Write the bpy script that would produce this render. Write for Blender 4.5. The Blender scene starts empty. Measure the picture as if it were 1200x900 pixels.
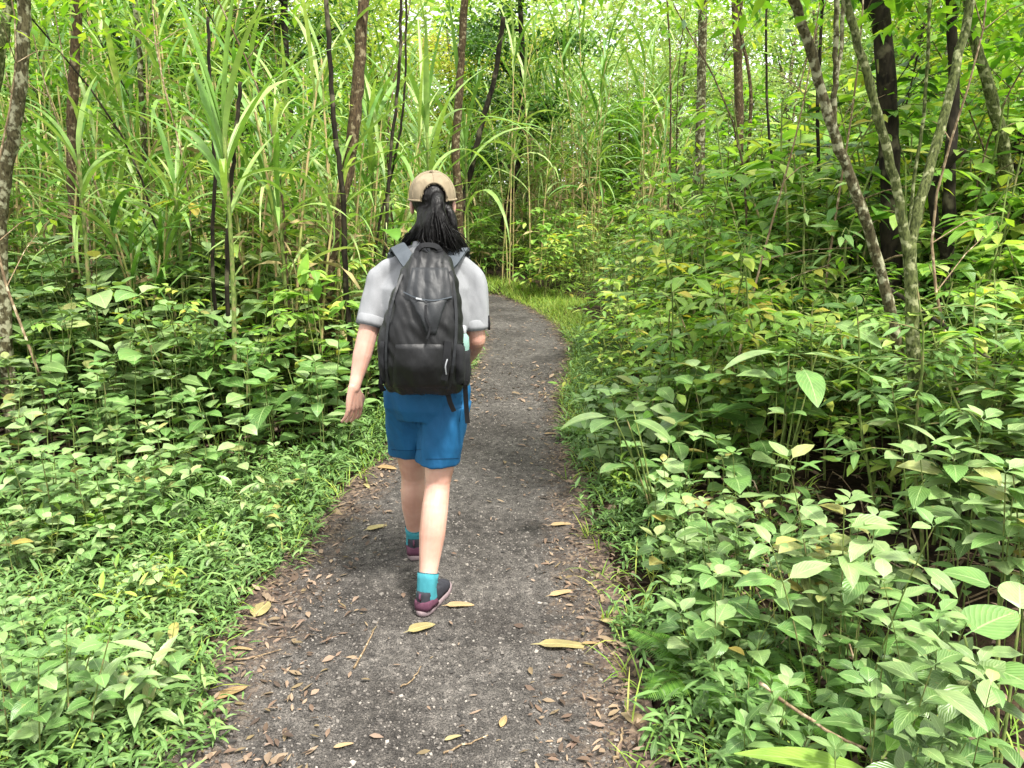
import bpy, math, random
import numpy as np
from mathutils import Vector, noise
R = math.radians
PI = math.pi
random.seed(7)
rng = np.random.default_rng(11)

# ------------------------------------------------------------------ camera, sky, sun, exposure
sc = bpy.context.scene
col = sc.collection
CAM = np.array([0.0, 0.0, 1.6]); PITCH = R(13.6); F = 906.0
cam_d = bpy.data.cameras.new('camera'); cam = bpy.data.objects.new('camera', cam_d); col.objects.link(cam)
cam.location = CAM; cam.rotation_euler = (PI / 2 - PITCH, 0, 0)
cam_d.sensor_width = 36; cam_d.lens = 36 * F / 1200.0
cam_d.clip_start = 0.05; cam_d.clip_end = 500
sc.camera = cam
SUN_EL, SUN_AZ = R(62), R(140)      # azimuth from +Y (north) clockwise: behind the camera and to its right
w = bpy.data.worlds.new('World'); sc.world = w; w.use_nodes = True
nt = w.node_tree; bg = nt.nodes['Background']
sky = nt.nodes.new('ShaderNodeTexSky'); sky.sky_type = 'NISHITA'; sky.sun_disc = False
sky.sun_elevation = SUN_EL; sky.sun_rotation = SUN_AZ
sky.air_density = 1.0; sky.dust_density = 6.0; sky.ozone_density = 0.6
tcw = nt.nodes.new('ShaderNodeTexCoord'); cn = nt.nodes.new('ShaderNodeTexNoise'); cn.inputs['Scale'].default_value = 2.2; cn.inputs['Detail'].default_value = 6
nt.links.new(tcw.outputs['Generated'], cn.inputs['Vector'])
cr_ = nt.nodes.new('ShaderNodeValToRGB'); cr_.color_ramp.elements[0].position = .3; cr_.color_ramp.elements[0].color = (.55, .55, .55, 1); cr_.color_ramp.elements[1].position = .55; cr_.color_ramp.elements[1].color = (.96, .96, .96, 1)
nt.links.new(cn.outputs[0], cr_.inputs[0]); mxw = nt.nodes.new('ShaderNodeMix'); mxw.data_type = 'RGBA'   # thin white cloud over the sky
nt.links.new(cr_.outputs[0], mxw.inputs[0]); nt.links.new(sky.outputs[0], mxw.inputs[6]); mxw.inputs[7].default_value = (5.2, 5.2, 5.1, 1)
nt.links.new(mxw.outputs[2], bg.inputs['Color']); bg.inputs['Strength'].default_value = 0.15
sl = bpy.data.lights.new('sun', 'SUN'); sun = bpy.data.objects.new('sun', sl); col.objects.link(sun)
sl.energy = 3.0; sl.angle = R(8); sl.color = (1.0, 0.965, 0.9)
sd = Vector((math.sin(SUN_AZ) * math.cos(SUN_EL), math.cos(SUN_AZ) * math.cos(SUN_EL), math.sin(SUN_EL)))
sun.rotation_euler = sd.to_track_quat('Z', 'Y').to_euler(); sun.location = (0, -5, 30)
sc.view_settings.view_transform = 'Standard'; sc.view_settings.look = 'None'
sc.view_settings.gamma = 1.0; sc.view_settings.exposure = 1.68
sc.render.engine = 'CYCLES'
cy = sc.cycles
cy.max_bounces = 7; cy.diffuse_bounces = 4; cy.glossy_bounces = 2; cy.transmission_bounces = 4; cy.transparent_max_bounces = 4
cy.use_denoising = True; cy.denoiser = 'OPENIMAGEDENOISE'; cy.denoising_input_passes = 'RGB_ALBEDO_NORMAL'; cy.denoising_prefilter = 'NONE'; cy.use_adaptive_sampling = False

# ------------------------------------------------------------------ helpers
def hexc(h):
    h = h.lstrip('#'); c = [int(h[i:i + 2], 16) / 255 for i in (0, 2, 4)]
    return tuple((v / 12.92 if v <= .04045 else ((v + .055) / 1.055) ** 2.4) for v in c)

def P(u, v, Y):
    """world point seen at photo pixel (u, v) at distance Y ahead"""
    r = (u - 600) / F; t = (450 - v) / F
    d = np.array([r, math.cos(PITCH) + t * math.sin(PITCH), -math.sin(PITCH) + t * math.cos(PITCH)])
    return CAM + d * (Y / d[1])

def G(u, v, z=0.0):
    r = (u - 600) / F; t = (450 - v) / F
    d = np.array([r, math.cos(PITCH) + t * math.sin(PITCH), -math.sin(PITCH) + t * math.cos(PITCH)])
    return CAM + d * ((z - CAM[2]) / d[2])

def nz(x, y, z=0.0, s=1.0):
    return noise.noise(Vector((x * s, y * s, z * s)))

LY = [0, 1.98, 3.03, 3.77, 4.57, 6, 7.3, 10.2, 11.5, 12.6, 13.6, 15]
LX = [-.98, -.98, -.99, -.89, -.77, -.52, -.36, -.36, -.55, -.95, -1.9, -3.2]
RY = [0, 1.98, 2.89, 4.28, 6.03, 8.2, 10, 11.5, 12.6, 13.6, 15]
RX = [.36, .36, .35, .33, .38, .66, .5, .2, -.15, -.8, -2.1]
def pathL(y): return float(np.interp(y, LY, LX))
def pathR(y): return float(np.interp(y, RY, RX))
def offpath(x, y):
    """distance outside the path (negative inside); sign only"""
    l, r = pathL(y), pathR(y)
    if y > 14.2: return 1.0
    return l - x if x < (l + r) / 2 else x - r
def gz(x, y):
    d = offpath(x, y)
    k = min(max(d, 0), 3.0)
    z = 0.05 * k + 0.03 * min(max(d, 0) / .25, 1)
    z += 0.05 * nz(x, y, 3, .7) * min(1, max(d, 0) / .5) + 0.012 * nz(x, y, 1, 1.3)
    if x > 0:   # the hollow beside the path
        q = math.exp(-(((x - 1.35) / .45) ** 2 + ((y - 2.75) / .7) ** 2)); z -= .16 * q
    if y > 12: z += 0.03 * (y - 12)
    return z

class MB:
    """collects vertices and faces into ONE mesh"""
    def __init__(s): s.v = []; s.q = []; s.uv = []; s.n = 0; s.tri = []
    def add(s, v, q, uv=None):
        v = np.asarray(v, float).reshape(-1, 3); q = np.asarray(q, int).reshape(-1, 4)
        s.v.append(v); s.q.append(q + s.n); s.n += len(v)
        s.uv.append(np.asarray(uv, float).reshape(-1, 2) if uv is not None else np.zeros((len(q) * 4, 2)))
    def addmb(s, o, M=None):
        for v, q, uv in zip(o.v, o.q, o.uv):
            pass
        v, q, uv = o.arrays()
        if M is not None: v = v @ M[:3, :3].T + M[:3, 3]
        s.v.append(v); s.q.append(q + s.n); s.uv.append(uv); s.n += len(v)
    def arrays(s): return np.concatenate(s.v), np.concatenate(s.q), np.concatenate(s.uv)
    def mesh(s, name, mat, smooth=True):
        v, q, uv = s.arrays()
        me = bpy.data.meshes.new(name)
        me.vertices.add(len(v)); me.vertices.foreach_set('co', v.ravel())
        me.loops.add(len(q) * 4); me.loops.foreach_set('vertex_index', q.ravel())
        me.polygons.add(len(q)); me.polygons.foreach_set('loop_start', np.arange(len(q)) * 4)
        me.polygons.foreach_set('loop_total', np.full(len(q), 4))
        l = me.uv_layers.new(name='UVMap'); l.data.foreach_set('uv', uv.ravel())
        me.polygons.foreach_set('use_smooth', np.full(len(q), smooth))
        me.materials.append(mat); me.update(calc_edges=True); me.validate()
        return me
    def build(s, name, mat, parent=None, smooth=True):
        return link(name, s.mesh(name, mat, smooth), parent)

def link(name, me, parent=None):
    o = bpy.data.objects.new(name, me); col.objects.link(o)
    if parent: o.parent = parent
    return o
def tag(o, label=None, cat=None, group=None, kind=None):
    if label: o['label'] = label
    if cat: o['category'] = cat
    if group: o['group'] = group
    if kind: o['kind'] = kind
    return o
def empty(name, loc=(0, 0, 0), rz=0.0, s=1.0):
    o = bpy.data.objects.new(name, None); col.objects.link(o); o.empty_display_size = .1
    o.location = loc; o.rotation_euler = (0, 0, rz); o.scale = (s, s, s); return o

def tube(mb, pts, rad, sides=6, caps=True, ell=None):
    """tapered tube; ell = list of (ax, ay) multipliers"""
    pts = np.asarray(pts, float); k = len(pts); rad = np.broadcast_to(np.asarray(rad, float), (k,))
    t = np.gradient(pts, axis=0); t /= np.linalg.norm(t, axis=1)[:, None] + 1e-9
    ref = np.array([0, 1, 0.]) if abs(t[0][1]) < .8 else np.array([1, 0, 0.])
    V = []
    a = np.linspace(0, 2 * PI, sides, endpoint=False)
    s0 = np.cross(t[0], ref); s0 /= np.linalg.norm(s0)
    for i in range(k):
        s0 = s0 - t[i] * (s0 @ t[i]); s0 /= np.linalg.norm(s0); u0 = np.cross(t[i], s0)
        V.append(pts[i] + rad[i] * (np.cos(a)[:, None] * s0 + np.sin(a)[:, None] * u0))
    V = np.array(V).reshape(-1, 3)
    q = []; uv = []
    ln = np.concatenate([[0], np.cumsum(np.linalg.norm(np.diff(pts, axis=0), axis=1))])
    for i in range(k - 1):
        for j in range(sides):
            j2 = (j + 1) % sides
            q.append([i * sides + j, i * sides + j2, (i + 1) * sides + j2, (i + 1) * sides + j])
            uv += [[j / sides, ln[i]], [(j + 1) / sides, ln[i]], [(j + 1) / sides, ln[i + 1]], [j / sides, ln[i + 1]]]
    if caps:
        n = len(V); V = np.vstack([V, pts[0], pts[-1]])
        for j in range(0, sides, 2):
            a1, a2, a3 = j, (j + 1) % sides, (j + 2) % sides
            q.append([n, a3, a2, a1]); b = (k - 1) * sides
            q.append([n + 1, b + a1, b + a2, b + a3]); uv += [[0, 0]] * 8
    mb.add(V, q, uv)

def loft(mb, rings, sides=24, close=True):
    """rings: (cx, cy, cz, ax, ay, exponent) horizontal super-ellipses stacked upwards"""
    V = []
    a = np.linspace(0, 2 * PI, sides, endpoint=False)
    for (cx, cy_, cz, ax, ay, e) in rings:
        c, s = np.cos(a), np.sin(a)
        V.append(np.stack([cx + ax * np.sign(c) * np.abs(c) ** (2 / e), cy_ + ay * np.sign(s) * np.abs(s) ** (2 / e), np.full(sides, cz)], 1))
    k = len(rings); V = np.array(V).reshape(-1, 3); q = []; uv = []
    for i in range(k - 1):
        for j in range(sides):
            j2 = (j + 1) % sides
            q.append([i * sides + j, i * sides + j2, (i + 1) * sides + j2, (i + 1) * sides + j])
            uv += [[j / sides, i / k], [(j + 1) / sides, i / k], [(j + 1) / sides, (i + 1) / k], [j / sides, (i + 1) / k]]
    if close:
        n = len(V); V = np.vstack([V, np.array(rings[0][:3]), np.array(rings[-1][:3])])
        for j in range(0, sides, 2):
            a1, a2, a3 = j, (j + 1) % sides, (j + 2) % sides
            q.append([n, a3, a2, a1]); b = (k - 1) * sides
            q.append([n + 1, b + a1, b + a2, b + a3]); uv += [[0, 0]] * 8
    mb.add(V, q, uv)

# leaf outlines: half width (0..1) along the blade
def prof(kind, t):
    if kind == 'ovate':
        pet = .16; x = np.clip((t - pet) / (1 - pet), 0, 1)
        return np.where(t < pet, .035, np.maximum(.03, np.clip(np.sin(PI * x ** .72), 0, 1) ** .75 * (1 - .12 * x)))
    if kind == 'heart':
        pet = .2; x = np.clip((t - pet) / (1 - pet), 0, 1)
        return np.where(t < pet, .03, np.maximum(.02, np.clip(np.sin(PI * x ** .5), 0, 1) ** .6))
    if kind == 'lance':
        return np.maximum(.05, np.clip(np.sin(PI * np.clip(t, 0, 1) ** .8), 0, 1) ** .9)
    if kind == 'strap':
        return np.clip(.35 + 3 * t, 0, 1) * np.clip((1 - t) * 2.2, .02, 1) ** .8
    return np.clip(np.sin(PI * t), .03, 1)

def leaves(mb, base, az, pitch, L, W, droop=.5, fold=.2, roll=0., kind='ovate', n=5, wave=0.0):
    base = np.asarray(base, float).reshape(-1, 3); N = len(base)
    f = lambda x: np.broadcast_to(np.asarray(x, float), (N,))
    az, pitch, L, W, droop, fold, roll = map(f, (az, pitch, L, W, droop, fold, roll))
    t = np.linspace(0, 1, n + 1)
    if kind in ('ovate', 'heart'):
        t = np.concatenate([[0], np.linspace(.15, 1, n)])
    p = pitch[:, None] - droop[:, None] * t[None]
    dirs = np.stack([np.cos(p) * np.cos(az)[:, None], np.cos(p) * np.sin(az)[:, None], np.sin(p)], -1)
    pos = np.zeros((N, n + 1, 3)); pos[:, 0] = base
    dt = np.diff(t)
    for i in range(n):
        pos[:, i + 1] = pos[:, i] + (dirs[:, i] + dirs[:, i + 1]) * .5 * (dt[i] * L)[:, None]
    up = np.stack([-np.sin(p) * np.cos(az)[:, None], -np.sin(p) * np.sin(az)[:, None], np.cos(p)], -1)
    side = np.stack([-np.sin(az), np.cos(az), np.zeros(N)], -1)[:, None, :]
    cr, sr = np.cos(roll)[:, None, None], np.sin(roll)[:, None, None]
    S = side * cr + up * sr; U = up * cr - side * sr
    wv = (W / 2)[:, None] * prof(kind, t)[None]
    wx = (wv * np.cos(fold)[:, None])[..., None]; wz = (wv * np.sin(fold)[:, None])[..., None]
    wob = wave * L[:, None, None] * np.sin(t * 9)[None, :, None]
    Lf = pos + S * wx + U * (wz + wob); Rt = pos - S * wx + U * (wz - wob)
    V = np.stack([Lf, pos, Rt], 2)  # N, n+1, 3, 3
    q = []; uv = []
    for i in range(n):
        for j in range(2):
            q.append([i * 3 + j, i * 3 + j + 1, (i + 1) * 3 + j + 1, (i + 1) * 3 + j])
            uv += [[j / 2, t[i]], [(j + 1) / 2, t[i]], [(j + 1) / 2, t[i + 1]], [j / 2, t[i + 1]]]
    q = np.array(q)[None] + (np.arange(N) * (n + 1) * 3)[:, None, None]
    mb.add(V.reshape(-1, 3), q.reshape(-1, 4), np.tile(np.array(uv), (N, 1)))

def rnd(a, b, n=None): return rng.uniform(a, b, n)

# ------------------------------------------------------------------ materials
def newmat(name):
    m = bpy.data.materials.new(name); m.use_nodes = True
    n = m.node_tree; p = n.nodes['Principled BSDF']; return m, n, p
def node(n, t, **kw):
    x = n.nodes.new(t)
    for k, v in kw.items(): setattr(x, k, v)
    return x
def ramp(n, stops):
    r = n.nodes.new('ShaderNodeValToRGB'); e = r.color_ramp.elements
    while len(e) < len(stops): e.new(.5)
    for i, (p, c) in enumerate(stops):
        e[i].position = p; e[i].color = (*c, 1)
    return r
def mathn(n, op, a, b=None):
    x = n.nodes.new('ShaderNodeMath'); x.operation = op
    for i, v in enumerate((a, b)):
        if v is None: continue
        if isinstance(v, (int, float)): x.inputs[i].default_value = v
        else: n.links.new(v, x.inputs[i])
    return x.outputs[0]
def mixc(n, fac, a, b, blend='MIX'):
    x = n.nodes.new('ShaderNodeMix'); x.data_type = 'RGBA'; x.blend_type = blend
    for s, v in ((0, fac), (6, a), (7, b)):
        if hasattr(v, 'links') or hasattr(v, 'is_linked'): n.links.new(v, x.inputs[s])
        elif isinstance(v, (int, float)): x.inputs[s].default_value = v
        else: x.inputs[s].default_value = (*v, 1)
    return x.outputs[2]

def leafmat(name, cols, transl=.35, tcol=None, rough=.5, vein=True, spots=.0, spec=.35):
    """cols: list of hex colours picked per leaf and shifted per plant"""
    m, n, p = newmat(name); L = n.links
    geo = node(n, 'ShaderNodeNewGeometry'); oi = node(n, 'ShaderNodeObjectInfo')
    a = mathn(n, 'MULTIPLY', geo.outputs['Random Per Island'], .62)
    b = mathn(n, 'MULTIPLY', oi.outputs['Random'], .38)
    s = mathn(n, 'ADD', a, b)
    npos = (lambda i: .97 if i == len(cols) - 1 and len(cols) > 4 else i / (len(cols) - 1) * .9 + .05)
    r = ramp(n, [(npos(i), tuple(v * f_ for v, f_ in zip(hexc(c), (.80, .77, .72)))) for i, c in enumerate(cols)])
    L.new(s, r.inputs[0]); c = r.outputs[0]
    tc = node(n, 'ShaderNodeTexCoord')
    ns = node(n, 'ShaderNodeTexNoise'); ns.inputs['Scale'].default_value = 14; ns.inputs['Detail'].default_value = 3
    L.new(tc.outputs['Object'], ns.inputs['Vector'])
    nr = ramp(n, [(.35, (.8, .8, .8)), (.65, (1.15, 1.15, 1.05))]); L.new(ns.outputs[0], nr.inputs[0])
    c = mixc(n, 1.0, c, nr.outputs[0], 'MULTIPLY')
    bump_h = None
    if vein:
        sep = node(n, 'ShaderNodeSeparateXYZ'); L.new(tc.outputs['UV'], sep.inputs[0])
        ab = mathn(n, 'ABSOLUTE', mathn(n, 'SUBTRACT', sep.outputs[0], .5))
        mid = mathn(n, 'LESS_THAN', ab, .022)
        ph = mathn(n, 'SUBTRACT', mathn(n, 'MULTIPLY', sep.outputs[1], 62.), mathn(n, 'MULTIPLY', ab, 45.))
        sv = mathn(n, 'GREATER_THAN', mathn(n, 'SINE', ph), .9)
        vv = mathn(n, 'MAXIMUM', mid, mathn(n, 'MULTIPLY', sv, .45))
        c = mixc(n, mathn(n, 'MULTIPLY', vv, .38), c, hexc('#b9cf8e'))
        bump_h = mathn(n, 'SUBTRACT', mathn(n, 'SINE', ph), mathn(n, 'MULTIPLY', mid, 3.))
    if spots:
        s2 = node(n, 'ShaderNodeTexNoise'); s2.inputs['Scale'].default_value = 60; s2.inputs['Detail'].default_value = 2
        L.new(tc.outputs['Object'], s2.inputs['Vector'])
        sp = mathn(n, 'GREATER_THAN', s2.outputs[0], .68)
        c = mixc(n, mathn(n, 'MULTIPLY', sp, spots), c, hexc('#8a7d45'))
    L.new(c, p.inputs['Base Color']); p.inputs['Roughness'].default_value = rough
    p.inputs['Specular IOR Level'].default_value = spec
    if bump_h is not None:
        bp = node(n, 'ShaderNodeBump'); bp.inputs['Strength'].default_value = .25; bp.inputs['Distance'].default_value = .0015
        L.new(bump_h, bp.inputs['Height']); L.new(bp.outputs[0], p.inputs['Normal'])
    tr = node(n, 'ShaderNodeBsdfTranslucent')
    tcn = mixc(n, 1.0, c, tcol or (1.25, 1.28, .55), 'MULTIPLY'); L.new(tcn, tr.inputs[0])
    mx = node(n, 'ShaderNodeMixShader'); mx.inputs[0].default_value = transl
    L.new(p.outputs[0], mx.inputs[1]); L.new(tr.outputs[0], mx.inputs[2])
    L.new(mx.outputs[0], n.nodes['Material Output'].inputs[0])
    return m

def barkmat(name, c1, c2, c3, sc_=9, bump=.5, lichen=.55):
    m, n, p = newmat(name); L = n.links
    tc = node(n, 'ShaderNodeTexCoord'); mp = node(n, 'ShaderNodeMapping'); mp.inputs['Scale'].default_value = (1, 1, .35)
    L.new(tc.outputs['Object'], mp.inputs[0])
    a = node(n, 'ShaderNodeTexNoise'); a.inputs['Scale'].default_value = sc_ * 4; a.inputs['Detail'].default_value = 6
    L.new(mp.outputs[0], a.inputs['Vector'])
    b = node(n, 'ShaderNodeTexNoise'); b.inputs['Scale'].default_value = sc_; b.inputs['Detail'].default_value = 4
    L.new(tc.outputs['Object'], b.inputs['Vector'])
    r = ramp(n, [(.35, hexc(c1)), (.62, hexc(c2))]); L.new(a.outputs[0], r.inputs[0])
    k = ramp(n, [(lichen - .05, (0, 0, 0)), (lichen + .04, (1, 1, 1))]); L.new(b.outputs[0], k.inputs[0])
    c = mixc(n, k.outputs[0], r.outputs[0], hexc(c3)); L.new(c, p.inputs['Base Color'])
    p.inputs['Roughness'].default_value = .9; p.inputs['Specular IOR Level'].default_value = .15
    bp = node(n, 'ShaderNodeBump'); bp.inputs['Strength'].default_value = bump; bp.inputs['Distance'].default_value = .01
    L.new(a.outputs[0], bp.inputs['Height']); L.new(bp.outputs[0], p.inputs['Normal'])
    return m

def clothmat(name, c, c2=None, weave=900, bump=.2, rough=.85, crease=6, sheen=0, spec=.2, cb=.6):
    m, n, p = newmat(name); L = n.links
    tc = node(n, 'ShaderNodeTexCoord')
    a = node(n, 'ShaderNodeTexNoise'); a.inputs['Scale'].default_value = crease; a.inputs['Detail'].default_value = 2.5; a.inputs['Distortion'].default_value = .25
    mp = node(n, 'ShaderNodeMapping'); mp.inputs['Scale'].default_value = (1.6, 1.6, .7); mp.inputs['Rotation'].default_value = (0, .35, 0)
    L.new(tc.outputs['Object'], mp.inputs[0]); L.new(mp.outputs[0], a.inputs['Vector'])
    b = node(n, 'ShaderNodeTexNoise'); b.inputs['Scale'].default_value = weave; L.new(tc.outputs['Object'], b.inputs['Vector'])
    r = ramp(n, [(.3, hexc(c)), (.7, hexc(c2 or c))]); L.new(a.outputs[0], r.inputs[0])
    k = ramp(n, [(.3, (.86, .86, .86)), (.7, (1.08, 1.08, 1.08))]); L.new(b.outputs[0], k.inputs[0])
    L.new(mixc(n, 1., r.outputs[0], k.outputs[0], 'MULTIPLY'), p.inputs['Base Color'])
    p.inputs['Roughness'].default_value = rough; p.inputs['Specular IOR Level'].default_value = spec
    h = mathn(n, 'ADD', mathn(n, 'MULTIPLY', a.outputs[0], 1.), mathn(n, 'MULTIPLY', b.outputs[0], .03))
    bp = node(n, 'ShaderNodeBump'); bp.inputs['Strength'].default_value = cb; bp.inputs['Distance'].default_value = .03
    L.new(h, bp.inputs['Height']); L.new(bp.outputs[0], p.inputs['Normal'])
    return m

M = {}
M['herb'] = leafmat('herb_leaf', ['#446a30', '#5a8644', '#729c5a', '#86a86c', '#9ab684', '#a89a52'], .22, tcol=(1.3, 1.25, .5), rough=.36, spots=.3, spec=.5)
M['herb_dark'] = leafmat('dark_herb_leaf', ['#3a5829', '#4f7338', '#688850', '#86a070', '#97904c'], .2, rough=.36, spots=.3, spec=.5)
M['lance'] = leafmat('narrow_herb_leaf', ['#3c5e2a', '#527a3a', '#66904e', '#80a462', '#98985a'], .2, rough=.45)
M['shrub'] = leafmat('shrub_leaf', ['#40702a', '#5a8c34', '#76a846', '#90bc56', '#b0cc68', '#c2b24c'], .42, rough=.42)
M['canopy'] = leafmat('canopy_leaf', ['#3c6b22', '#5a9030', '#78ac3e', '#98c04c', '#bccc60'], .46, tcol=(1.35, 1.38, .5), rough=.45, vein=False)
M['canopy_dark'] = leafmat('evergreen_canopy_leaf', ['#2c4f22', '#3d6630', '#55803e', '#6c9650'], .35, rough=.45, vein=False)
M['far'] = leafmat('far_leaf', ['#62864a', '#7ea462', '#9cbe7c', '#b8d09c', '#ccd29c'], .42, rough=.6, vein=False)  # greens lightened to put distance haze into the leaf colour
M['yellowish'] = leafmat('yellow_green_leaf', ['#789c3c', '#98b84a', '#b8c45a', '#cabc5c'], .46, rough=.5, vein=False)
M['cane'] = leafmat('cane_blade', ['#46732f', '#5f8f40', '#7ca656', '#9cbc6e', '#b6cb8c'], .32, rough=.45, vein=False)
M['grass'] = leafmat('grass_blade', ['#4f7a2e', '#6d9a3c', '#8cb44c', '#a8c65c', '#b9b56a'], .35, rough=.55, vein=False)
M['fern'] = leafmat('fern_frond', ['#4d7f2e', '#66993c', '#82b04c'], .4, rough=.5, vein=False)
M['dry'] = leafmat('dry_leaf', ['#6f6244', '#968a62', '#b5aa7e', '#cbc49a'], .2, tcol=(1., .95, .8), rough=.8, vein=False)
M['litter'] = leafmat('litter_leaf', ['#332a24', '#54463d', '#7a665a', '#9c897b', '#776a4e', '#b8a98e'], .1, tcol=(1., .9, .8), rough=.7, vein=False)
M['fallen_yellow'] = leafmat('fallen_yellow_leaf', ['#857a50', '#9c9068', '#afa480'], .1, tcol=(1, 1, .7), rough=.55, spots=.5)
M['fallen_brown'] = leafmat('fallen_brown_leaf', ['#8a6f50', '#a58a66', '#b79e80'], .1, tcol=(1, 1, .7), rough=.6, spots=.5)
M['stem'] = barkmat('green_stem', '#4a5a2c', '#6d7d40', '#7d7550', 20, .2, .6)
M['canestalk'] = barkmat('cane_stalk', '#6f7a3e', '#9aa05c', '#a8946a', 10, .2, .5)
M['bark'] = barkmat('mottled_bark', '#332e1e', '#5c573f', '#96957a', 24, .9, .56)
M['bark_green'] = barkmat('mossy_bark', '#2f361c', '#5c633a', '#8a8d68', 26, .9, .58)
M['bark_dark'] = barkmat('dark_bark', '#16130f', '#2f2a20', '#565140', 8, .7, .62)
M['bark_brown'] = barkmat('brown_bark', '#332a1f', '#564834', '#80765c', 24, .7, .6)
M['twig'] = barkmat('dead_twig', '#5c4c3a', '#8c7a60', '#b8a88c', 20, .3, .6)

def groundmat():
    m, n, p = newmat('soil'); L = n.links
    tc = node(n, 'ShaderNodeTexCoord')
    a = node(n, 'ShaderNodeTexNoise'); a.inputs['Scale'].default_value = 9; a.inputs['Detail'].default_value = 8; a.inputs['Roughness'].default_value = .7
    L.new(tc.outputs['Object'], a.inputs['Vector'])
    r = ramp(n, [(.3, hexc('#17120f')), (.5, hexc('#2b221b')), (.62, hexc('#443629')), (.75, hexc('#3f4426'))]); L.new(a.outputs[0], r.inputs[0])
    L.new(r.outputs[0], p.inputs['Base Color']); p.inputs['Roughness'].default_value = .95; p.inputs['Specular IOR Level'].default_value = .1
    b = node(n, 'ShaderNodeTexNoise'); b.inputs['Scale'].default_value = 60; b.inputs['Detail'].default_value = 5; L.new(tc.outputs['Object'], b.inputs['Vector'])
    bp = node(n, 'ShaderNodeBump'); bp.inputs['Strength'].default_value = .8; bp.inputs['Distance'].default_value = .02
    L.new(b.outputs[0], bp.inputs['Height']); L.new(bp.outputs[0], p.inputs['Normal'])
    return m
def pathmat():
    m, n, p = newmat('volcanic_gravel_path'); L = n.links
    tc = node(n, 'ShaderNodeTexCoord')
    def N(s, d, r=.6):
        a = node(n, 'ShaderNodeTexNoise'); a.inputs['Scale'].default_value = s; a.inputs['Detail'].default_value = d; a.inputs['Roughness'].default_value = r
        L.new(tc.outputs['Object'], a.inputs['Vector']); return a.outputs[0]
    big = N(1.6, 5); mid = N(22, 6, .75); fine = N(190, 3, .8)
    r = ramp(n, [(.3, hexc('#2e2c2b')), (.5, hexc('#494745')), (.68, hexc('#65625f'))]); L.new(mid, r.inputs[0])
    r2 = ramp(n, [(.38, (.6, .58, .56)), (.6, (1.15, 1.13, 1.1))]); L.new(big, r2.inputs[0])
    r3 = ramp(n, [(.38, (.28, .28, .28)), (.5, (.92, .92, .92)), (.63, (1.8, 1.75, 1.68))]); L.new(fine, r3.inputs[0])
    c = mixc(n, 1., r.outputs[0], r2.outputs[0], 'MULTIPLY'); c = mixc(n, 1., c, r3.outputs[0], 'MULTIPLY')
    # trodden leaf crumbs towards the verges (u = 0 and 1)
    sep = node(n, 'ShaderNodeSeparateXYZ'); L.new(tc.outputs['UV'], sep.inputs[0])
    e = mathn(n, 'ABSOLUTE', mathn(n, 'SUBTRACT', sep.outputs[0], .5))
    k = mathn(n, 'MULTIPLY', mathn(n, 'MULTIPLY', e, 1.9), mathn(n, 'ADD', N(6, 6, .7), .25))
    kr = ramp(n, [(.42, (0, 0, 0)), (.66, (1, 1, 1))]); L.new(k, kr.inputs[0])
    vr = node(n, 'ShaderNodeTexVoronoi'); vr.inputs['Scale'].default_value = 70; L.new(tc.outputs['Object'], vr.inputs['Vector'])
    cr = ramp(n, [(0, hexc('#2a231f')), (.5, hexc('#51433a')), (1, hexc('#86735f'))])
    sp2 = node(n, 'ShaderNodeSeparateColor'); L.new(vr.outputs['Color'], sp2.inputs[0]); L.new(sp2.outputs[0], cr.inputs[0])
    c = mixc(n, mathn(n, 'MULTIPLY', kr.outputs[0], .75), c, cr.outputs[0])
    L.new(c, p.inputs['Base Color']); p.inputs['Roughness'].default_value = .92; p.inputs['Specular IOR Level'].default_value = .2
    h = mathn(n, 'ADD', mathn(n, 'MULTIPLY', mid, .8), mathn(n, 'MULTIPLY', fine, .35))
    bp = node(n, 'ShaderNodeBump'); bp.inputs['Strength'].default_value = .9; bp.inputs['Distance'].default_value = .012
    L.new(h, bp.inputs['Height']); L.new(bp.outputs[0], p.inputs['Normal'])
    return m

# ------------------------------------------------------------------ the setting
def grid(mb, xs, ys, fn, uvf=None):
    nx, ny = len(xs), len(ys)
    V = np.array([[x, y, fn(x, y)] for y in ys for x in xs])
    i, j = np.meshgrid(np.arange(nx - 1), np.arange(ny - 1)); a = (j * nx + i).ravel()
    q = np.stack([a, a + 1, a + nx + 1, a + nx], 1); mb.add(V, q)
def ground_fn(x, y):
    d = offpath(x, y) if -1 < y < 14.2 else 1
    return gz(x, y) - (.03 if d < .06 else 0)
def spaced(a, b, c, d, fine, coarse):
    """coarse outside [b, c], fine within"""
    return np.unique(np.round(np.concatenate([np.linspace(a, b, coarse), np.arange(b, c, fine), np.linspace(c, d, coarse)]), 4))
mb = MB(); grid(mb, spaced(-90, -4, 4, 90, .07, 16), spaced(-60, 0, 14, 120, .09, 18), ground_fn)
tag(mb.build('ground', groundmat()), kind='structure')
mb = MB(); ys = np.concatenate([np.arange(-1, 1.4, .1), np.arange(1.4, 6, .02), np.arange(6, 14.5, .06)]); nx = 71
V = []; uvv = []
for y in ys:
    l, r = pathL(y) - .09, pathR(y) + .09
    for i in range(nx):
        t = i / (nx - 1); x = l + (r - l) * t
        edge = .02 * (nz(y, i > 35, 5, 3.) + nz(y, i > 35, 9, 9.)) * (abs(t - .5) * 2) ** 4
        x += edge
        z = .012 * nz(x, y, 1, 1.3) + .006 + .006 * (nz(x, y, 0, 7) + .5) + .004 * nz(x, y, 4, 24) + .02 * (abs(t - .5) * 2) ** 4
        V.append((x, y, z)); uvv.append((t, y))
ny = len(ys); i, j = np.meshgrid(np.arange(nx - 1), np.arange(ny - 1)); a = (j * nx + i).ravel()
q = np.stack([a, a + 1, a + nx + 1, a + nx], 1); uvv = np.array(uvv)
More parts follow.
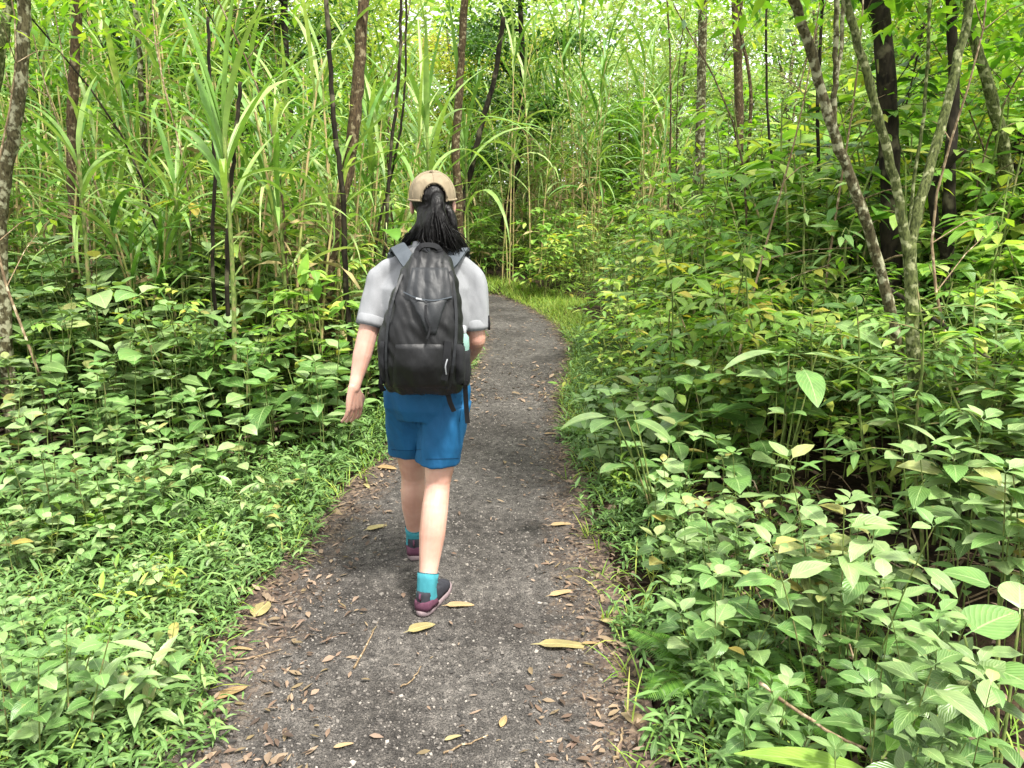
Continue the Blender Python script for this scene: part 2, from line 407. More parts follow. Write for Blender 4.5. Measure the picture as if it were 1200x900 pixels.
mb.add(V, q, uvv[q.ravel()])
tag(mb.build('path', pathmat()), kind='structure')
def pz(x, y):
    if offpath(x, y) > .06: return gz(x, y)
    l, r = pathL(y) - .09, pathR(y) + .09; t = min(max((x - l) / (r - l), 0), 1)
    return max(.012 * nz(x, y, 1, 1.3) + .006 + .006 * (nz(x, y, 0, 7) + .5) + .004 * nz(x, y, 4, 24) + .02 * (abs(t - .5) * 2) ** 4, gz(x, y) if offpath(x, y) > 0 else -9)
#@@VEG
# ------------------------------------------------------------------ plant builders: each returns {part name: (mesh, ...)}
def leafset(): return dict(b=[], az=[], p=[], L=[], W=[], d=[], f=[], r=[])
def put(s, b, az, p, L, W, d, f=.15, r=0.): 
    for k, v in zip(('b', 'az', 'p', 'L', 'W', 'd', 'f', 'r'), (b, az, p, L, W, d, f, r)): s[k].append(v)
def flush(mb, s, kind, n, wave=0.):
    if s['b']: leaves(mb, s['b'], s['az'], s['p'], s['L'], s['W'], s['d'], s['f'], s['r'], kind, n, wave)

def herb_mesh(h, stems, spread, lmin, lmax, bare=.22, mat='herb', kind='ovate', wr=.62, n=5, pairs=6):
    """clump of upright stems with opposite, mostly flat leaves in tiers"""
    fo, st = MB(), MB(); s = leafset()
    for k in range(stems):
        a0 = rnd(0, 6.28); r0 = spread * math.sqrt(rnd(0, 1)) * .5
        hh = h * rnd(.62, 1.08); lean = rnd(.0, .28); la = a0 + rnd(-.6, .6)
        pts = [np.array([r0 * math.cos(a0) + lean * hh * (t ** 1.5) * math.cos(la), r0 * math.sin(a0) + lean * hh * (t ** 1.5) * math.sin(la), hh * t - (.04 if t == 0 else 0)]) for t in np.linspace(0, 1, 6)]
        tube(st, pts, np.linspace(.004, .002, 6), 4, False)
        P_ = np.array(pts); ph = rnd(0, 6.28)
        npair = max(3, int(round(pairs * rnd(.8, 1.2))))
        for i in range(npair):
            t = bare + (1 - bare) * i / (npair - 1); b = np.array([np.interp(t * 5, range(6), P_[:, c]) for c in range(3)])
            top = i == npair - 1
            m = 4 if top else 2
            size = rnd(lmin, lmax) * (.62 if top else 1.0) * (1.0 if i > 0 else .8)
            for q_ in range(m):
                az = ph + i * 1.62 + q_ * 2 * PI / m + rnd(-.3, .3)
                put(s, b, az, rnd(.1, .55) + (.25 if top else 0), size * rnd(.8, 1.15), size * wr * rnd(.85, 1.1), rnd(.4, 1.1), rnd(.04, .3), rnd(-.3, .3))
    flush(fo, s, kind, n)
    return dict(stem=(st, 'stem'), foliage=(fo, mat))

def lanceherb_mesh(h, stems, spread, L_, mat='lance', n=4, wr=.26, per=8):
    fo, st = MB(), MB(); s = leafset()
    for k in range(stems):
        a0 = rnd(0, 6.28); r0 = spread * math.sqrt(rnd(0, 1)) * .5; hh = h * rnd(.5, 1.1); la = rnd(0, 6.28); lean = rnd(.1, .6)
        pts = np.array([[r0 * math.cos(a0) + lean * hh * t ** 1.4 * math.cos(la), r0 * math.sin(a0) + lean * hh * t ** 1.4 * math.sin(la), hh * t - (.03 if t == 0 else 0)] for t in np.linspace(0, 1, 5)])
        tube(st, pts, np.linspace(.0028, .0014, 5), 3, False)
        ph = rnd(0, 6.28)
        for i in range(per):
            t = .15 + .85 * i / (per - 1); b = [np.interp(t * 4, range(5), pts[:, c]) for c in range(3)]
            sz = L_ * rnd(.7, 1.15) * (1 - .35 * abs(t - .6))
            put(s, b, ph + i * 2.4 + rnd(-.3, .3), rnd(.2, .9) + .4 * t, sz, sz * wr * rnd(.8, 1.2), rnd(.5, 1.5), rnd(.15, .5), rnd(-.3, .3))
    flush(fo, s, 'lance', n)
    return dict(stem=(st, 'stem'), foliage=(fo, mat))

def shrub_mesh(h, stems, spread, lmin, lmax, mat='shrub', twig=.4, bare=.15, nb=9, wr=.42, n=4, kind='ovate', lpt=7, woody='stem', rad=.008):
    """upright stems with layered side twigs carrying alternate leaves"""
    fo, st = MB(), MB(); s = leafset(); sts = []
    for k in range(stems):
        if stems <= 2: st = MB(); sts.append((st, woody))
        a0 = rnd(0, 6.28); r0 = spread * math.sqrt(rnd(0, 1)) * .5; hh = h * rnd(.7, 1.08); la = rnd(0, 6.28); lean = rnd(.05, .3)
        pts = np.array([[r0 * math.cos(a0) + lean * hh * t ** 1.5 * math.cos(la) + .03 * hh * math.sin(t * 7 + k), r0 * math.sin(a0) + lean * hh * t ** 1.5 * math.sin(la), hh * t - (.06 if t == 0 else 0)] for t in np.linspace(0, 1, 8)])
        tube(st, pts, np.linspace(rad, .003, 8), 5, False)
        for i in range(nb):
            t = bare + (1 - bare) * (i + rnd(0, .6)) / nb; t = min(t, .99)
            b = np.array([np.interp(t * 7, range(8), pts[:, c]) for c in range(3)])
            az = i * 2.4 + rnd(-.5, .5); tl = twig * rnd(.5, 1.15) * (1.15 - .7 * t); up = rnd(.1, .7)
            tw = []; p = up; c = b.copy()
            for j in range(5):
                tw.append(c.copy()); c = c + tl / 4 * np.array([math.cos(p) * math.cos(az), math.cos(p) * math.sin(az), math.sin(p)]); p -= rnd(.05, .3)
            tw = np.array(tw); tube(st, tw, np.linspace(.0035, .0015, 5), 3, False)
            for j in range(lpt):
                tt = .15 + .85 * j / (lpt - 1); bb = [np.interp(tt * 4, range(5), tw[:, c_]) for c_ in range(3)]
                sgn = 1 if j % 2 else -1
                la_ = az + sgn * rnd(.6, 1.25) * (0 if j == lpt - 1 else 1) + rnd(-.15, .15); sz = rnd(lmin, lmax)
                put(s, bb, la_, rnd(-.25, .4), sz, sz * wr * rnd(.8, 1.15), rnd(.2, .9), rnd(.02, .3), rnd(-.45, .45))
    flush(fo, s, kind, n)
    return dict(stem=sts or (st, woody), foliage=(fo, mat))

def cane_mesh(h, stalks, spread, bl=(.7, 1.3), bw=.042, dry=4, leafy=.45, mat='cane'):
    fo, dr = MB(), MB(); s = leafset(); d = leafset(); out = {}; sts = []
    for k in range(stalks):
        st = MB()
        a0 = rnd(0, 6.28); r0 = spread * math.sqrt(rnd(0, 1)) * .5; hh = h * rnd(.65, 1.08); la = rnd(0, 6.28); lean = rnd(.02, .22)
        pts = np.array([[r0 * math.cos(a0) + lean * hh * t ** 1.7 * math.cos(la), r0 * math.sin(a0) + lean * hh * t ** 1.7 * math.sin(la), hh * t - (.08 if t == 0 else 0)] for t in np.linspace(0, 1, 9)])
        tube(st, pts, np.linspace(.013, .007, 9), 6, False); sts.append(st)
        nl = int(9 + 5 * rnd(0, 1)); ph = rnd(0, 6.28)
        for i in range(nl):
            t = leafy + (1 - leafy) * (i / (nl - 1)) ** .8; b = [np.interp(t * 8, range(9), pts[:, c]) for c in range(3)]
            az = ph + (i % 2) * PI + rnd(-.7, .7) + i * .25; up = .75 + .6 * (i / nl) + rnd(-.15, .2)
            put(s, b, az, up, rnd(*bl), bw * rnd(.7, 1.2), rnd(.5, 2.3) * (1.15 - .5 * i / nl), rnd(.15, .5), rnd(-.5, .5))
        for i in range(dry):
            t = rnd(.1, .7); b = [np.interp(t * 8, range(9), pts[:, c]) for c in range(3)]
            put(d, b, rnd(0, 6.28), rnd(-.3, .9), rnd(.3, .8), bw * rnd(.15, .35), rnd(1.2, 3.), rnd(.3, .9), rnd(-1, 1))
    flush(fo, s, 'strap', 8); flush(dr, d, 'strap', 5, .03)
    return dict(stalk=[(x, 'canestalk') for x in sts], foliage=(fo, mat), dry_foliage=(dr, 'dry'))

def fern_mesh(L_, fronds, mat='fern'):
    fo, st = MB(), MB(); s = leafset()
    for k in range(fronds):
        az = k * 2 * PI / fronds + rnd(-.3, .3); ll = L_ * rnd(.7, 1.1); p = rnd(.9, 1.25); c = np.zeros(3); pts = []
        for j in range(17):
            pts.append(c.copy()); c = c + ll / 16 * np.array([math.cos(p) * math.cos(az), math.cos(p) * math.sin(az), math.sin(p)]); p -= rnd(.06, .12)
        pts = np.array(pts); tube(st, pts, np.linspace(.0025, .0008, 17), 3, False)
        for j in range(36):
            t = .18 + .8 * j / 36; b = [np.interp(t * 16, range(17), pts[:, c_]) for c_ in range(3)]
            sz = .24 * ll * math.sin(PI * (.12 + .86 * (t - .18) / .82)) ** .8
            for sg in (-1, 1):
                put(s, b, az + sg * 1.2, .15 - .3 * t, sz, .0055 + sz * .035, .5, .1, 0)
    flush(fo, s, 'lance', 3)
    return dict(stem=(st, 'stem'), foliage=(fo, mat))

def tree_mesh(h, r0, crown, lsize, nleaf, mat='canopy', bark='bark', lean=.1, base_bare=.35, nl=2, wr=.45, clump=.35, limbs=9):
    """trunk with limbs, and leaves in uneven clumps along the limbs"""
    tr, fo = MB(), MB(); s = leafset()
    la = rnd(0, 6.28)
    pts = np.array([[lean * h * t ** 1.4 * math.cos(la) + .03 * h * math.sin(5 * t + la), lean * h * t ** 1.4 * math.sin(la) + .02 * h * math.cos(4 * t), h * t * .92 - (.15 if t == 0 else 0)] for t in np.linspace(0, 1, 10)])
    tube(tr, pts, r0 * np.linspace(1.1, .3, 10), 8, False)
    tips = []
    for i in range(limbs):
        t = base_bare + (1 - base_bare) * (i + rnd(0, .5)) / limbs; t = min(t, .98)
        b = np.array([np.interp(t * 9, range(10), pts[:, c]) for c in range(3)]); az = i * 2.4 + rnd(-.5, .5)
        ln = crown * rnd(.6, 1.15) * (1.1 - .5 * t); p = rnd(.15, .9); c = b.copy(); lb = []
        for j in range(6):
            lb.append(c.copy()); c = c + ln / 5 * np.array([math.cos(p) * math.cos(az), math.cos(p) * math.sin(az), math.sin(p)]); p += rnd(-.35, .25); az += rnd(-.25, .25)
        lb = np.array(lb); tube(tr, lb, r0 * (1 - .6 * t) * np.linspace(.5, .12, 6), 5, False)
        for j in range(2, 6): tips.append((lb[j], clump * crown * rnd(.5, 1.1)))
        for q_ in range(2):
            j = int(rnd(2, 5)); e = lb[j] + np.array([rnd(-1, 1), rnd(-1, 1), rnd(-.2, .7)]) * ln * .35
            tube(tr, np.array([lb[j], (lb[j] + e) / 2 + [0, 0, .04], e]), [r0 * .14, r0 * .1, r0 * .05], 4, False); tips.append((e, clump * crown * rnd(.4, 1.)))
    N = nleaf; idx = rng.integers(0, len(tips), N)
    C = np.array([tips[i][0] for i in idx]); RR = np.array([tips[i][1] for i in idx])
    off = rng.normal(0, 1, (N, 3)); off *= (RR / 1.7)[:, None]; off[:, 2] *= .55
    sz = rnd(.65, 1.25, N) * lsize
    leaves(fo, C + off, rnd(0, 6.28, N), rnd(-.7, .5, N), sz, sz * wr, rnd(0, .9, N), rnd(0, .35, N), rnd(-.6, .6, N), 'lance', nl)
    return dict(trunk=(tr, bark), crown=(fo, mat))

# place one plant (things share mesh data through proto dictionaries)
class Proto:
    def __init__(s, name, parts):
        s.name = name; s.parts = []
        for k, v in parts.items():
            for mb_, mt in (v if isinstance(v, list) else [v]):
                if mb_.n: s.parts.append((k, mb_.mesh(name + '_' + k, M[mt])))
    def place(s, x, y, label, cat, group=None, rz=None, sc_=1., z=None, tilt=0.):
        e = empty(s.name, (x, y, gz(x, y) if z is None else z), rnd(0, 6.28) if rz is None else rz, sc_)
        e.rotation_euler = (tilt * rnd(-1, 1), tilt * rnd(-1, 1), e.rotation_euler[2])
        tag(e, label, cat, group)
        for k, me in s.parts: link(k, me, e)
        return e

ORD = ['first', 'second', 'third', 'fourth', 'fifth', 'sixth', 'seventh', 'eighth', 'ninth', 'tenth', 'eleventh', 'twelfth', 'thirteenth', 'fourteenth', 'fifteenth', 'sixteenth', 'seventeenth', 'eighteenth', 'nineteenth', 'twentieth']
def band(y):
    for lim, s_ in ((2.3, 'at the near end of the path'), (2.75, 'before the walker'), (3.3, "by the walker's heels"), (3.9, 'a step ahead of the walker'), (4.6, 'two steps ahead of the walker'), (5.4, 'ahead of the walker'),
                    (6.4, 'along the middle of the path'), (7.6, 'past the middle of the path'), (9, 'before the bend'), (10.8, 'close to the bend'), (13, 'at the bend'), (16, 'beyond the bend'), (20, 'deep behind the bend')):
        if y < lim: return s_
    return 'in the far distance'
used_labels = set()
def rowlabel(items, looks, kind):
    """items: list of dict(x, y, look). Labels count outwards from the path inside each band and look, each side by itself"""
    groups = {}
    for it in items:
        side = 'left' if it['x'] < (pathL(min(it['y'], 12)) + pathR(min(it['y'], 12))) / 2 else 'right'
        groups.setdefault((side, band(it['y']), it['look']), []).append(it)
    for (side, b, look), g in groups.items():
        g.sort(key=lambda i: abs(i['x']))
        for k, it in enumerate(g):
            if len(g) == 1: l = f'{look} {kind} {side} of the path, {b}'
            else: l = f'{look} {kind}, {ORD[k]} out {side}wards from the path, {b}'
            it['label'] = l
    import re
    for it in items:
        if len(re.findall(r"[A-Za-z0-9'-]+", it['label'])) > 16: it['label'] = it['label'].replace('from the path, ', '')
    return items

def scatter(region, step, jit=.35):
    """jittered grid of points; region(x, y) -> bool"""
    out = []
    (x0, x1, y0, y1), fn = region
    for yy in np.arange(y0, y1, step):
        for k, xx in enumerate(np.arange(x0, x1, step)):
            x = xx + rnd(-jit, jit) * step; y = yy + rnd(-jit, jit) * step
            if fn(x, y): out.append((x, y))
    return out
def infov(x, y, m=.25): return y > .3 and abs(x) < y * .69 + m

# ------------------------------------------------------------------ stuff on the ground: litter, gravel, low ground cover
def frame_leaves(mb, n, yr, edge_bias, lr, wr_, lift=.004):
    B, A, Pp, LL, WW, D = [], [], [], [], [], []
    while len(B) < n:
        y = rnd(*yr) if rnd(0, 1) < .5 else yr[0] + (yr[1] - yr[0]) * rnd(0, 1) ** 2.2
        l, r = pathL(y), pathR(y); t = rnd(-.12, 1.12)
        e = abs(t - .5) * 2
        if rnd(0, 1) > edge_bias + (1 - edge_bias) * max(0, e) ** 3.2 * 1.1: continue
        if nz(t * 3, y, 2, 1.7) < -.25 + rnd(-.3, .3) : continue
        x = l + (r - l) * t; L_ = (lr[0] + (lr[1] - lr[0]) * rnd(0, 1) ** 1.6) * (1.6 if rnd(0, 1) < .06 else 1)
        B.append((x, y, pz(x, y) + lift + rnd(0, .008))); A.append(rnd(0, 6.28)); Pp.append(rnd(-.1, .35)); LL.append(L_); WW.append(L_ * rnd(*wr_)); D.append(rnd(-.3, .6))
    n = len(B)
    leaves(mb, B, A, Pp, LL, WW, D, rnd(-.1, .5, n), rnd(-.4, .4, n), 'lance', 3)
mb = MB(); frame_leaves(mb, 3200, (1.5, 7), .03, (.01, .05), (.18, .42)); frame_leaves(mb, 1500, (6, 13.5), .08, (.02, .06), (.25, .45))
for cx, cy_, sx, sy, n in ((-.76, 2.35, .14, .3, 150), (-.82, 3.0, .10, .3, 110), (.2, 2.05, .10, .25, 120), (.26, 2.9, .08, .5, 90), (-.8, 1.8, .12, .2, 80)):
    B = [(rng.normal(cx, sx), rng.normal(cy_, sy)) for k in range(n)]; B = [(x, y, pz(x, y) + .003 + rnd(0, .01)) for x, y in B if offpath(x, y) < .05]; n = len(B); L_ = .009 + .045 * rnd(0, 1, n) ** 1.8
    leaves(mb, B, rnd(0, 6.28, n), rnd(-.1, .35, n), L_, L_ * rnd(.22, .5, n), rnd(-.3, .7, n), rnd(-.1, .5, n), rnd(-.5, .5, n), 'lance', 3)
# more litter under the plants and in the hollow
B = []
for x, y in scatter(((-4, 5, 1.2, 7), lambda x, y: infov(x, y) and offpath(x, y) > 0 and not (.9 < x < 2.4 and 2 < y < 4.2 and rnd(0, 1) < .35)), .065, .6):
    B.append((x, y, gz(x, y) + .006 + rnd(0, .01)))
n = len(B); L_ = rnd(.03, .09, n)
leaves(mb, B, rnd(0, 6.28, n), rnd(-.1, .4, n), L_, L_ * rnd(.25, .5, n), rnd(-.2, .8, n), rnd(-.1, .5, n), rnd(-.5, .5, n), 'lance', 3)
tag(mb.build('leaf_litter', M['litter']), kind='stuff')

def stonemat():
    m, n, p = newmat('dark_gravel'); L = n.links
    geo = node(n, 'ShaderNodeNewGeometry'); r = ramp(n, [(0, hexc('#2b2927')), (.6, hexc('#5a5550')), (.93, hexc('#6f6a64')), (1, hexc('#948d84'))])
    L.new(geo.outputs['Random Per Island'], r.inputs[0]); L.new(r.outputs[0], p.inputs['Base Color']); p.inputs['Roughness'].default_value = .85
    return m
mb = MB(); cube = np.array([[x, y, z] for x in (-1, 1) for y in (-1, 1) for z in (-1, 1)], float)
cq = np.array([[0, 1, 3, 2], [4, 6, 7, 5], [0, 4, 5, 1], [2, 3, 7, 6], [0, 2, 6, 4], [1, 5, 7, 3]])
N = 20000; S_ = []
for i in range(N):
    y = 1.5 + 6 * rnd(0, 1) ** 1.8; t = rnd(0, 1)
    x = pathL(y) + (pathR(y) - pathL(y)) * t
    s_ = rnd(.0015, .0042) * (2.0 if rnd(0, 1) < .03 else 1)
    v = cube * rng.uniform(.45, 1.1, (8, 3)) * s_ * np.array([1.3, 1, .6]); a = rnd(0, 6.28); c, sn = math.cos(a), math.sin(a)
    v = v @ np.array([[c, sn, 0], [-sn, c, 0], [0, 0, 1]]) + [x, y, pz(x, y) + s_ * .3]
    S_.append(v)
mb.add(np.concatenate(S_), (cq[None] + np.arange(N)[:, None, None] * 8).reshape(-1, 4))
tag(mb.build('gravel', stonemat(), smooth=False), kind='stuff')

# low ground cover: small narrow-leaved shoots, hundreds to the square metre
def cover(mb, pts, h=(.04, .17), L_=(.04, .085), per=6, wr=.2, kind='lance', n=3):
    s = leafset()
    for x, y in pts:
        z = gz(x, y); hh = rnd(*h) * (1 + .8 * max(0, nz(x, y, 7, 2.2))); la = rnd(0, 6.28); lean = rnd(.2, .9); ph = rnd(0, 6.28)
        big = rnd(*L_)
        for i in range(per):
            t = (i + .5) / per
            b = (x + lean * hh * t * math.cos(la), y + lean * hh * t * math.sin(la), z + hh * t)
            put(s, b, ph + i * 2.5 + rnd(-.4, .4), rnd(.1, 1.0), big * rnd(.7, 1.2), big * wr * rnd(.7, 1.3), rnd(.4, 1.7), rnd(.1, .5), rnd(-.4, .4))
    flush(mb, s, kind, n)
def lcov(x, y):
    if not infov(x, y, .8) or x > -.2: return False
    d = pathL(y) - x
    lim = 2.2 if y < 3.2 else max(.45, 2.2 - 1.3 * (y - 3.2))
    e = .02 + .06 * math.exp(-((y - 2.75) / .25) ** 2) + .11 * nz(x, y, 3, 2.1) + .16 * nz(x, y, 1, 5)
    return e < d < lim and (nz(x, y, 5, 3.) > -.33 or d > .6)
def rcov(x, y):
    if not infov(x, y, .8) or x < -.1: return False
    d = x - pathR(y); e = .06 + .14 * nz(x, y, 3, 2.3) + .10 * nz(x, y, 1, 6)
    return e < d < (.55 + .25 * nz(x, y, 9, 1.)) and nz(x, y, 5, 3.) > -.35
mb = MB(); cover(mb, scatter(((-4.2, 0, .9, 8), lcov), .034, .6))
tag(mb.build('ground_cover', M['lance']), kind='stuff')
mb = MB(); cover(mb, scatter(((0, 2.4, .9, 9), rcov), .036, .6), h=(.04, .17))
tag(mb.build('verge_ground_cover', M['lance']), kind='stuff')
# short bright grass on the verges near the bend, wispy grass blades elsewhere
mb = MB(); s = leafset()
for x, y in scatter(((-3, 3, 5, 18), lambda x, y: 0.02 < offpath(x, y) < (.9 if y > 11 else .45 if y > 6.5 else .3)), .055, .6):
    for k in range(4): put(s, (x + rnd(-.02, .02), y + rnd(-.02, .02), gz(x, y)), rnd(0, 6.28), rnd(.6, 1.4), rnd(.08, .2), .006, rnd(.3, 1.5), .3, 0)
for x, y in scatter(((-3.2, 1.6, 1.3, 5), lambda x, y: infov(x, y) and .0 < offpath(x, y) < 1.5), .13, .6):
    for k in range(5): put(s, (x + rnd(-.02, .02), y + rnd(-.02, .02), gz(x, y)), rnd(0, 6.28), rnd(.7, 1.4), rnd(.1, .22), .006, rnd(.4, 1.8), .3, 0)
flush(mb, s, 'strap', 4)
tag(mb.build('verge_grass', M['grass']), kind='stuff')
# shade-loving undergrowth filling the thicket floor farther off
mb = MB(); s = leafset()
for x, y in scatter(((-14, 14, 5.2, 21), lambda x, y: infov(x, y, .8) and offpath(x, y) > .35), .15, .6):
    z = gz(x, y); hh = .28 + .5 * max(0, .5 + nz(x, y, 2, .8)) + .03 * (y - 5)
    for k in range(7):
        L0 = rnd(.08, .17) * (1 + y / 40); put(s, (x + rnd(-.13, .13), y + rnd(-.13, .13), z + hh * rnd(.25, 1) ** .7), rnd(0, 6.28), rnd(-.2, .5), L0, L0 * rnd(.35, .6), rnd(.2, 1), .15, rnd(-.5, .5))
flush(mb, s, 'ovate', 2)
tag(mb.build('undergrowth', M['shrub']), kind='stuff')
# the forest that closes every view far behind
mb = MB(); N = 120000
X = rnd(-32, 32, N); Y = rnd(24, 36, N); top = np.array([6.6 + 3.5 * abs(x - 1) / 8 + 2.0 * nz(x, y, 0, .18) + .09 * (y - 24) * 4 for x, y in zip(X, Y)])
Z = rnd(0, 1, N) ** .8 * top; sz = rnd(.2, .42, N)
leaves(mb, np.stack([X, Y, Z + .3], 1), rnd(0, 6.28, N), rnd(-.6, .6, N), sz, sz * .5, rnd(0, .8, N), .2, rnd(-.6, .6, N), 'lance', 2)
N = 45000; X = rnd(-32, 32, N); Y = rnd(21, 36, N); Z = .03 * (Y - 12) + rnd(0, 2.6, N); sz = rnd(.2, .42, N)
leaves(mb, np.stack([X, Y, Z], 1), rnd(0, 6.28, N), rnd(-.6, .6, N), sz, sz * .5, rnd(0, .8, N), .2, rnd(-.6, .6, N), 'lance', 2)
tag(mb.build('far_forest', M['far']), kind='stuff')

# ------------------------------------------------------------------ prototypes
HB = [Proto('broadleaf_herb', herb_mesh(.62, 5, .36, .13, .19, pairs=4)), Proto('broadleaf_herb', herb_mesh(.60, 6, .38, .11, .16, mat='herb_dark', pairs=5)),
      Proto('broadleaf_herb', herb_mesh(.60, 4, .34, .16, .23, pairs=4)), Proto('broadleaf_herb', herb_mesh(.58, 7, .40, .08, .12, pairs=6))]
LK_HB = ['full broad-leaved', 'dark broad-leaved', 'large-leaved pale', 'bushy small-leaved']
LH = [Proto('narrow_leaved_herb', lanceherb_mesh(.26, 10, .26, .12)), Proto('narrow_leaved_herb', lanceherb_mesh(.34, 8, .26, .15, mat='herb', wr=.34, per=7)), Proto('narrow_leaved_herb', lanceherb_mesh(.2, 14, .3, .09, mat='grass'))]
LK_LH = ['feathery', 'broad-bladed', 'low tufted']
SH = [Proto('shrub', shrub_mesh(1.15, 4, .5, .08, .13)), Proto('shrub', shrub_mesh(1.1, 5, .55, .07, .11, nb=11)),
      Proto('shrub', shrub_mesh(1.2, 4, .5, .11, .17, nb=8, mat='shrub', wr=.46)), Proto('shrub', shrub_mesh(1.0, 6, .6, .08, .12, mat='lance', wr=.25, lpt=9))]
LK_SH = ['leafy', 'dense small-leaved', 'big-leaved', 'willowy narrow-leaved']
SP = [Proto('sapling', shrub_mesh(3.2, 1, .05, .12, .19, mat='canopy', twig=1.1, bare=.22, nb=26, wr=.44, lpt=10, woody='bark', rad=.016)),
      Proto('sapling', shrub_mesh(3.6, 2, .4, .12, .2, mat='canopy', twig=1.0, bare=.3, nb=20, wr=.4, lpt=10, woody='bark_dark', rad=.018)),
      Proto('sapling', shrub_mesh(2.6, 2, .25, .09, .15, mat='shrub', twig=.9, bare=.2, nb=16, wr=.46, lpt=9, woody='bark_brown', rad=.012)),
      Proto('sapling', shrub_mesh(3.0, 1, .05, .12, .19, mat='canopy_dark', twig=1.1, bare=.35, nb=18, wr=.36, lpt=9, woody='bark_dark', rad=.017))]
LK_SP = ['slender bright-leaved', 'forked dark-stemmed', 'low bushy', 'drooping dark-leaved']
CN = [Proto('cane_clump', cane_mesh(3.6, 6, .7)), Proto('cane_clump', cane_mesh(4.2, 7, .8, (.8, 1.5), .046)), Proto('cane_clump', cane_mesh(2.6, 6, .5, (.6, 1.1), .034, dry=6, leafy=.3)), Proto('cane_clump', cane_mesh(1.5, 7, .4, (.6, 1.0), .036, dry=4, leafy=.05))]
LK_CN = ['tall', 'towering dense', 'medium-high ragged', 'low fountain-like']
FN = [Proto('fern', fern_mesh(.5, 9)), Proto('fern', fern_mesh(.36, 7))]
TR = [Proto('tree', tree_mesh(6.5, .09, 1.9, .13, 5200, 'canopy', 'bark')), Proto('tree', tree_mesh(7.5, .11, 2.2, .12, 6500, 'yellowish', 'bark_green', base_bare=.25)),
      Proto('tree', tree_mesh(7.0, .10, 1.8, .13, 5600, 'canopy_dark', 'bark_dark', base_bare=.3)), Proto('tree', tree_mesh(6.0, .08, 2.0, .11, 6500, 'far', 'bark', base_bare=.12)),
      Proto('tree', tree_mesh(5.0, .07, 1.7, .12, 5200, 'canopy', 'bark_brown', base_bare=.1))]
LK_TR = ['thin bright green', 'feathery yellow-green', 'dark evergreen', 'pale bushy', 'low rounded green']

def populate(protos, looks, spots, kind, cat, group, choose=None, size=None, tilt=.05):
    items = []
    for x, y in spots:
        k = choose(x, y) if choose else int(rng.integers(0, len(protos)))
        items.append(dict(x=x, y=y, k=k, look=looks[k], s=size(x, y) if size else rnd(.85, 1.15)))
    rowlabel(items, looks, kind)
    for it in items: protos[it['k']].place(it['x'], it['y'], it['label'], cat, group, sc_=it['s'], tilt=tilt)

# left bank: herbs rise from the ground cover towards the canes
def lherb(x, y):
    if not infov(x, y, .4) or x > 0: return False
    d = pathL(y) - x
    front = 2.75 + .75 * max(0, x + 2.3)
    return d > .28 and y > front and y < 6.6
populate(HB, LK_HB, scatter(((-4.8, 0, 2.5, 6.6), lherb), .33, .35), 'herb', 'herb', 'broad-leaved herbs on the bank',
         size=lambda x, y: min(1.75, .58 + .36 * max(0, y - (2.75 + .75 * max(0, x + 2.3)))) * rnd(.75, 1.25))
populate(HB, ['spreading', 'dark spreading', 'big pale-leaved', 'little'], scatter(((-2.6, -.9, 1.5, 4.4), lambda x, y: infov(x, y, .1) and pathL(y) - x > .3 and y < 2.75 + .75 * max(0, x + 2.3)), .34, .4), 'ground herb', 'herb', 'herbs in the left ground cover', size=lambda x, y: rnd(.34, .78), choose=lambda x, y: int(rng.choice([0, 1, 2, 3], p=[.3, .2, .35, .15])))
# narrow-leaved tufts through the ground cover
populate(LH, LK_LH, scatter(((-3, -.9, 1.4, 4.6), lambda x, y: infov(x, y, 0) and .12 < pathL(y) - x and y < 3.4 + .75 * max(0, x + 2.3)), .33, .42), 'tuft', 'plant', 'narrow-leaved tufts in the ground cover', size=lambda x, y: rnd(.6, 1.05))
for (u, v, k, s_, l) in ((38, 700, 0, .62, 'low broad-leaved herb with pale holed leaves in the ground cover, by the left edge'), (120, 690, 2, .42, 'small herb with four pale leaves amid the left ground cover'), (95, 840, 0, .33, 'tiny round-leaved herb in the bottom left ground cover'),
                       (205, 800, 3, .3, 'little blue-green herb beside the yellow and brown fallen leaves'), (20, 790, 0, .42, 'herb with drooping oval leaves at the left edge'), (270, 690, 1, .32, 'small dark herb at the verge behind the upright yellow leaf')):
    g = G(u, v); HB[k].place(g[0], g[1], l, 'herb', 'single herbs in the ground cover', sc_=s_)
for (u, v, k, s_, l) in ((115, 640, 0, .8, 'fern arching out from under the broad-leaved herbs on the bank'), (200, 610, 1, .9, 'small fern beside the feathery tufts on the bank'), (820, 820, 0, .62, 'bright fern frond clump at the lower right verge'),
                       (960, 860, 1, 1.0, 'fern with fine saw-like fronds beside the large green leaf'), (690, 520, 1, .8, 'light fern on the right verge ahead of the walker')):
    g = G(u, v); FN[k].place(g[0], g[1], l, 'fern', 'ferns', sc_=s_)

